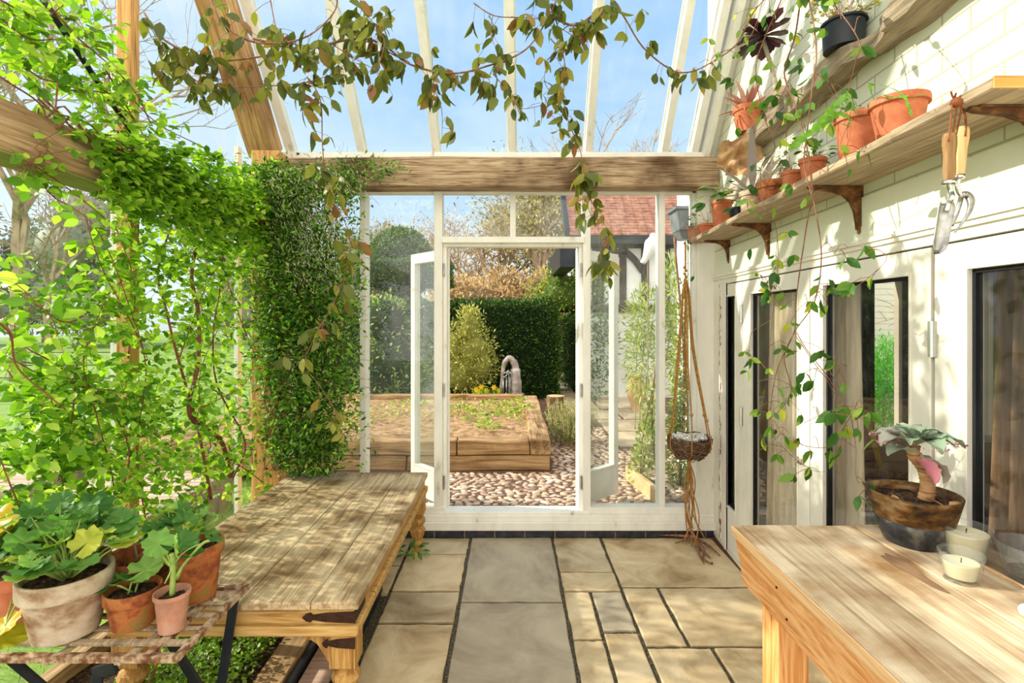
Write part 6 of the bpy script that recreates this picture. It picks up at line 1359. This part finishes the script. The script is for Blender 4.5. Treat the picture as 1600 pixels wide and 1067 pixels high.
# wire fence
fn = thing('wire_fence', (-14, 12, 0), 'thin dark wire fence crossing the lawn', 'fence')
for x_ in (-22, -19, -16, -13, -10): mb = MB(); mb.box(x_-.04, x_+.04, 11.96, 12.04, -.1, .95); mb.build('post', M['bark_grey'], fn)
for z_ in (.25, .55, .85): mb = MB(); mb.tube([(-24, 12, z_), (-9, 12, z_)], .012, 5); mb.build('wire', M['rod'], fn)
# slatted timber lids outside the left glass
def lid(c, w, dpt, lab, h=.30):
    t = thing('slatted_lid', (c[0], c[1], 0), lab, 'cold frame'); n = 11
    for i in range(n):
        mb = MB(); y0 = c[1]-dpt/2+dpt*i/n; mb.box(c[0]-w/2, c[0]+w/2, y0, y0+dpt/n-.012, h-.02, h); mb.build('slat', M['slat'], t, bevel=.002)
    for a, b in (((c[0]-w/2-.06, c[1]-dpt/2-.06), (c[0]+w/2+.06, c[1]-dpt/2)), ((c[0]-w/2-.06, c[1]+dpt/2), (c[0]+w/2+.06, c[1]+dpt/2+.06)), ((c[0]-w/2-.06, c[1]-dpt/2), (c[0]-w/2, c[1]+dpt/2)), ((c[0]+w/2, c[1]-dpt/2), (c[0]+w/2+.06, c[1]+dpt/2))):
        mb = MB(); mb.box(a[0], b[0], a[1], b[1], 0, h+.0); mb.build('side_board', M['bark_grey'], t, bevel=.004)
lid((-3.0, 4.0), .95, .95, 'pinkish slatted timber cover beyond the slim post, on the grass'); lid((-4.5, 4.5), 1.1, .9, 'farther slatted timber cover near the left picture edge')
mb = MB(); mb.box(-4.6, -3.62, 5.6, 5.8, 0, .42); o = mb.build('sleeper_wall', M['sleeper'], None, bevel=.012); noisy(o, .02, 2.5, 2); tag(o, 'pale weathered sleeper low wall across the grass on the left', 'wall')
# grass tufts outside left
n = 9000; gp = np.stack([RNG.uniform(-5.5, -2.06, n), RNG.uniform(1.0, 8.5, n), np.full(n, 0.0)], 1)
ok = ~((np.abs(gp[:, 0]+3.0) < .55) & (np.abs(gp[:, 1]-4.0) < .55)) & ~((np.abs(gp[:, 0]+4.5) < .62) & (np.abs(gp[:, 1]-4.5) < .53)) & ~((gp[:, 0] > -4.65) & (gp[:, 0] < -3.55) & (np.abs(gp[:, 1]-5.7) < .15)) & ~((gp[:, 0] > -3.7) & (gp[:, 1] > 5.0)); gp = gp[ok]
o = leaves('grass_tufts', T_diamond(.09), gp, RNG.normal(size=(len(gp), 3))*.3+np.array([0, 0, 1.]), RNG.uniform(.05, .12, len(gp)), M['lf_grass'], smooth=False); tag(o, 'short grass blades just outside the left glass', 'grass', kind='stuff')

# ---------------------------------------------------------------- timber framed house beyond
HY = 9.9; hs = thing('timber_framed_house', (3.0, HY, 0), 'black and white timber-framed house with a red tiled roof', 'house')
def hx(px): return (px-CX)/F*HY
def hz(py): return CH-(py-CY)/F*HY
mb = MB(); mb.box(hx(922), hx(1200), HY, HY+5, 0, hz(372)+.1); hwall = mb.build('wall', M['render_w'], hs)
mb = MB(); ez, eyy = hz(372), HY-.3
sl_ = 1.15; rise = 1.5
mb.hexa([(hx(893), eyy, ez), (hx(1110), eyy, ez), (hx(1110), eyy, ez+.06), (hx(893), eyy, ez+.06), (hx(893)+.0, eyy+rise/sl_, ez+rise), (hx(1110), eyy+rise/sl_, ez+rise), (hx(1110), eyy+rise/sl_, ez+rise+.06), (hx(893), eyy+rise/sl_, ez+rise+.06)])
m_tile = mat('red clay tiles', [(.3, (120, 78, 66)), (.45, (158, 108, 92)), (.6, (182, 134, 114)), (.75, (204, 164, 142))], scale=(7, 12, 12), detail=6, bump=.5)
mb2 = MB(); nrow = 23
for i in range(nrow):
    a = i/nrow; b = (i+1)/nrow; y0 = eyy+rise/sl_*a; y1 = eyy+rise/sl_*b; z0 = ez+rise*a; z1 = ez+rise*b
    x = hx(886)-.0
    while x < hx(1110):
        w_ = .165; mb2.hexa([(x, y0-.02, z0+.01), (x+w_-.008, y0-.02, z0+.01), (x+w_-.008, y1, z1), (x, y1, z1), (x, y0-.02, z0+.04), (x+w_-.008, y0-.02, z0+.045+rf.uniform(-.006, .006)), (x+w_-.008, y1, z1+.02), (x, y1, z1+.02)]); x += w_
mb2.build('roof_tiles', m_tile, hs)
mb = MB(); mb.box(hx(872), hx(896), eyy-.1, HY+2.8, hz(420), hz(385)); mb.prism([(eyy-.05, ez-.1), (eyy+rise/sl_, ez+rise-.1), (eyy+rise/sl_, ez+rise+.12), (eyy-.05, ez+.12)], 0, hx(880), hx(887)); mb.box(hx(886), hx(1110), eyy-.06, eyy+.02, ez-.16, ez+.0); mb.build('bargeboard', M['blackmetal'], hs)
mb = MB(); mb.box(hx(922), hx(1150), HY-.05, HY, hz(388), hz(370)); mb.build('wall_plate', M['tudor'], hwall)
for a, b in ((925, 943), (968, 978), (1002, 1013), (1036, 1046)): mb = MB(); mb.box(hx(a), hx(b), HY-.05, HY, hz(480), hz(385)); mb.build('stud', M['tudor'], hwall)
mb = MB(); mb.box(hx(922), hx(1150), HY-.045, HY, hz(488), hz(476)); mb.build('rail', M['tudor'], hwall)
for pts in ([(945, 374), (958, 392), (972, 398)], [(975, 392), (990, 405), (1004, 424)], [(972, 398), (978, 388), (968, 380)]):
    mb = MB(); sp = spline([(hx(a), HY-.03, hz(b)) for a, b in pts], 6)
    for p, q in zip(sp[:-1], sp[1:]): mb.bar(p, q, .05, .12, up=(0, 0, 1))
    mb.build('curved_brace', M['tudor'], hwall)
# nearer white house corner outside the right end
mb = MB(); mb.box(fx(1084)*1.24, 2.9, 5.0, 5.3, 0, 3.1); tag(mb.build('white_garden_wall', M['render_w'], None), 'bright white rendered wall just outside the right corner', 'wall')
t = thing('rainwater_hopper', (1.66, 4.86, 2.45), 'grey lead rainwater hopper on the white wall outside the right corner', 'hopper')
cx_, cy_, cz_ = A(1070, 348, 4.86); k = 4.86/800
mb = MB(); mb.hexa([(cx_-14*k, 4.76, cz_-14*k), (cx_+14*k, 4.76, cz_-14*k), (cx_+14*k, 4.98, cz_-14*k), (cx_-14*k, 4.98, cz_-14*k), (cx_-19*k, 4.72, cz_+16*k), (cx_+19*k, 4.72, cz_+16*k), (cx_+19*k, 4.98, cz_+16*k), (cx_-19*k, 4.98, cz_+16*k)])
mb.box(cx_-23*k, cx_+23*k, 4.70, 4.98, cz_+16*k, cz_+21*k); mb.hexa([(cx_-5*k, 4.84, cz_-26*k), (cx_+5*k, 4.84, cz_-26*k), (cx_+5*k, 4.98, cz_-26*k), (cx_-5*k, 4.98, cz_-26*k), (cx_-13*k, 4.78, cz_-14*k), (cx_+13*k, 4.78, cz_-14*k), (cx_+13*k, 4.98, cz_-14*k), (cx_-13*k, 4.98, cz_-14*k)]); mb.build('hopper_box', M['lead'], t, bevel=.006)
t.location = (cx_, 4.86, cz_-.16)
for ch in t.children: ch.location = ch.location+V((1.66-cx_, 0, 2.45-(cz_-.16)))
# white bird
c = P(1014, 392, 6.4); t = thing('white_dove', c, 'white bird perched outside behind the right pane', 'bird'); k = 6.4/800
mb = MB(); sp = spline([P(1020, 370, 6.4), P(1020, 376, 6.4), P(1018, 386, 6.4), P(1012, 398, 6.4), P(1004, 411, 6.4)], 6); n = len(sp); mb.tube(sp, [max(.01, k*(4.5+7.5*math.sin(math.pi*min(1, (i/n)*1.05+.08))**1.2)) for i in range(n)], 12); mb.blob(P(1020, 369, 6.4), 5.2*k, 10, 7); mb.build('body', M['render_w'], t, smooth=True)
mb = MB(); mb.lathe([(.012, 0), (.001, .04)], P(1022, 369, 6.36), 8, M=Matrix.Rotation(1.5, 3, 'Y')); mb.build('beak', M['bark_pale'], t)
mb = MB(); q_ = P(1012, 405, 6.4); mb.tube([(q_.x, q_.y, GZ), (q_.x, q_.y, q_.z)], .006, 6); mb.build('perch_pole', M['bark_grey'], t)
# ---------------------------------------------------------------- outside the far room windows
mb = MB(); mb.box(3.2, 9, 6.6, 6.8, 0, 2.75); tag(mb.build('white_brick_wall', M['wallpaint'], None), 'white painted brick wall seen through the room window', 'wall')
c = (4.2, 5.7, .7); blobtree('fern_shrub', 'bright feathery green shrub seen through the room window', 'shrub', [(4.15, 5.7, 1.0, .4, .3, .42), (4.3, 5.7, .75, .5, .3, .4)], 'lf_fern', .07, core=False, density=14000, tpl=T_diamond(.14), trunk=[([(4.15, 5.7, GZ), (4.15, 5.7, .9)], .02)])
branchtree('bare_shrub', 'bare branching shrub against the white brick wall', (4.7, 5.4, .1), 3.4, .6, 4, 'bark_pale', seed=77, r0=.035)

# ---------------------------------------------------------------- inside the neighbouring room
def curtain(xa, xb, y, z0, z1, m, lab, flare=1.0, n=40, amp=.035, ax='y'):
    mb = MB(); vs = []; rows = 14
    for j in range(rows+1):
        v = j/rows; k = 1+(flare-1)*v
        for i in range(n+1):
            u = i/n; q = (u-.5)*(xb-xa)*k+(xa+xb)/2; w_ = amp*math.sin(u*n*.75+.8*math.sin(v*3))*(.6+.5*v); z_ = z1+(z0-z1)*v
            vs.append((q, y+w_, z_) if ax == 'y' else (y+w_, q, z_))
    mb.add(vs, [(j*(n+1)+i, j*(n+1)+i+1, (j+1)*(n+1)+i+1, (j+1)*(n+1)+i) for j in range(rows) for i in range(n)])
    o = mb.build('curtain', M[m], None, smooth=True); md = o.modifiers.new('s', 'SOLIDIFY'); md.thickness = .003; tag(o, lab, 'curtain')
def wall_x(y, o=-.16): return 1.311+.05875*y-o
curtain(2.40, 2.70, wall_x(2.5), .03, 2.05, 'curtain', 'pale linen curtain behind the wide folding door leaf', flare=1.25, ax='x')
curtain(2.92, 3.22, wall_x(3.05), .03, 2.05, 'curtain', 'pale linen curtain behind the second folding door leaf', flare=1.2, ax='x')
curtain(3.68, 3.98, wall_x(3.8), .03, 2.05, 'curtain', 'pale linen curtain behind the narrow corner door leaf', flare=1.1, ax='x')
curtain(1.62, 1.90, wall_x(1.75, -.42), .03, 2.05, 'curtain_dark', 'brown curtain behind the nearest folding door leaf', flare=1.5, ax='x')
curtain(4.05, 4.3, 4.05, .03, 2.3, 'curtain_dark', 'dark brown curtain hanging at the far end of the room', flare=1.5)
t = thing('wicker_basket_chair', (2.35, 3.1, 0), 'dark wicker tub chair inside the room behind the doors', 'chair')
mb = MB(); mb.lathe([(.22, .02), (.27, .2), (.33, .42), (.36, .62), (.34, .64), (.31, .44), (.1, .40)], (2.35, 3.1, 0), 28); mb.build('woven_shell', M['wicker'], t, smooth=True)
mb = MB(); mb.lathe([(.05, .40), (.3, .41), (.31, .46), (.28, .5), (.05, .51)], (2.35, 3.1, 0), 24); mb.build('cushion', M['curtain_dark'], t, smooth=True)
mb = MB(); mb.bar((2.50, 3.62, 1.0), (2.62, 3.6, .55), .035, .02); tag(mb.build('yellow_handle', M['yellow'], None), 'yellow tool handle leaning inside the room', 'handle')
# ================================================================ CAMERA, SUN, SKY
cam = bpy.data.cameras.new('camera'); co = bpy.data.objects.new('camera', cam); COL.objects.link(co)
co.location = (0, 0, CH); co.rotation_euler = (math.pi/2, 0, 0)
cam.sensor_width = 36; cam.lens = 36*F/1600; cam.shift_x = (800-CX)/1600; cam.shift_y = (CY-533.5)/1600; cam.clip_start = .02; cam.clip_end = 300
bpy.context.scene.camera = co
sun = bpy.data.lights.new('sun', 'SUN'); so = bpy.data.objects.new('sun', sun); COL.objects.link(so)
sun.energy = SUN_E; sun.angle = math.radians(.8); sun.color = (1.0, .93, .80)
so.rotation_euler = V((1.0, -.16, -.53)).to_track_quat('-Z', 'Y').to_euler(); so.location = (-6, 2, 6)
w = bpy.data.worlds.new('sky'); bpy.context.scene.world = w; w.use_nodes = True
nt = w.node_tree; nt.nodes.clear(); L = nt.links
out = nt.nodes.new('ShaderNodeOutputWorld'); bg = N(nt, 'ShaderNodeBackground')
tc = N(nt, 'ShaderNodeTexCoord'); sp = N(nt, 'ShaderNodeSeparateXYZ'); L.new(tc.outputs['Generated'], sp.inputs[0])
r = ramp(nt, [(0.0, (.55, .60, .60)), (.02, srgb(226, 238, 248)), (.18, srgb(190, 218, 246)), (.42, srgb(158, 198, 240)), (1, srgb(140, 180, 230))])
L.new(sp.outputs['Z'], r.inputs['Fac'])
# clouds
mp = N(nt, 'ShaderNodeMapping'); mp.inputs['Scale'].default_value = (1.6, 1.6, 3.4); mp.inputs['Location'].default_value = (.3, 1.7, .2)
no = N(nt, 'ShaderNodeTexNoise', Scale=1.5, Detail=7.0, Roughness=.55, Distortion=.4); L.new(tc.outputs['Generated'], mp.inputs[0]); L.new(mp.outputs[0], no.inputs['Vector'])
cr = ramp(nt, [(.50, (0, 0, 0)), (.74, (.7, .7, .7))]); L.new(no.outputs['Fac'], cr.inputs['Fac'])
# more haze to the left (towards the sun)
mr = N(nt, 'ShaderNodeMapRange'); mr.inputs['From Min'].default_value = -.1; mr.inputs['From Max'].default_value = -.75; mr.inputs['To Min'].default_value = 0; mr.inputs['To Max'].default_value = .62
L.new(sp.outputs['X'], mr.inputs['Value'])
cm = N(nt, 'ShaderNodeMath', operation='MULTIPLY_ADD'); cm.inputs[1].default_value = .6; L.new(cr.outputs[0], cm.inputs[0]); L.new(mr.outputs[0], cm.inputs[2]); cm.use_clamp = True
mx = N(nt, 'ShaderNodeMixRGB'); L.new(cm.outputs[0], mx.inputs[0]); L.new(r.outputs[0], mx.inputs[1]); mx.inputs[2].default_value = (*srgb(240, 246, 252), 1)
wm = N(nt, 'ShaderNodeMapRange'); wm.inputs['From Min'].default_value = .35; wm.inputs['From Max'].default_value = -.2; L.new(sp.outputs['Y'], wm.inputs['Value'])  # warm white tint of the added fill, growing towards the back
m3 = N(nt, 'ShaderNodeMixRGB'); L.new(wm.outputs[0], m3.inputs[0]); L.new(mx.outputs[0], m3.inputs[1]); m3.inputs[2].default_value = (1.0, .95, .88, 1); L.new(m3.outputs[0], bg.inputs['Color'])
# added interior fill: sky strength raised behind the camera and overhead, out of view
ms = N(nt, 'ShaderNodeMapRange'); ms.inputs['From Min'].default_value = .45; ms.inputs['From Max'].default_value = -.5; ms.inputs['To Min'].default_value = SKY_F; ms.inputs['To Max'].default_value = SKY_FILL
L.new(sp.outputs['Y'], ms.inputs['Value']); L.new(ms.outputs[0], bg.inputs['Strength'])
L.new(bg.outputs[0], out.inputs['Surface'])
sc = bpy.context.scene
sc.view_settings.view_transform = 'Standard'; sc.view_settings.look = 'None'; sc.view_settings.exposure = EXPO; sc.view_settings.gamma = 1.0
cy = sc.cycles; cy.max_bounces = 7; cy.diffuse_bounces = 4; cy.glossy_bounces = 3; cy.transmission_bounces = 6; cy.transparent_max_bounces = 20; cy.use_denoising = True
cy.sample_clamp_indirect = 6; cy.caustics_reflective = False; cy.caustics_refractive = False
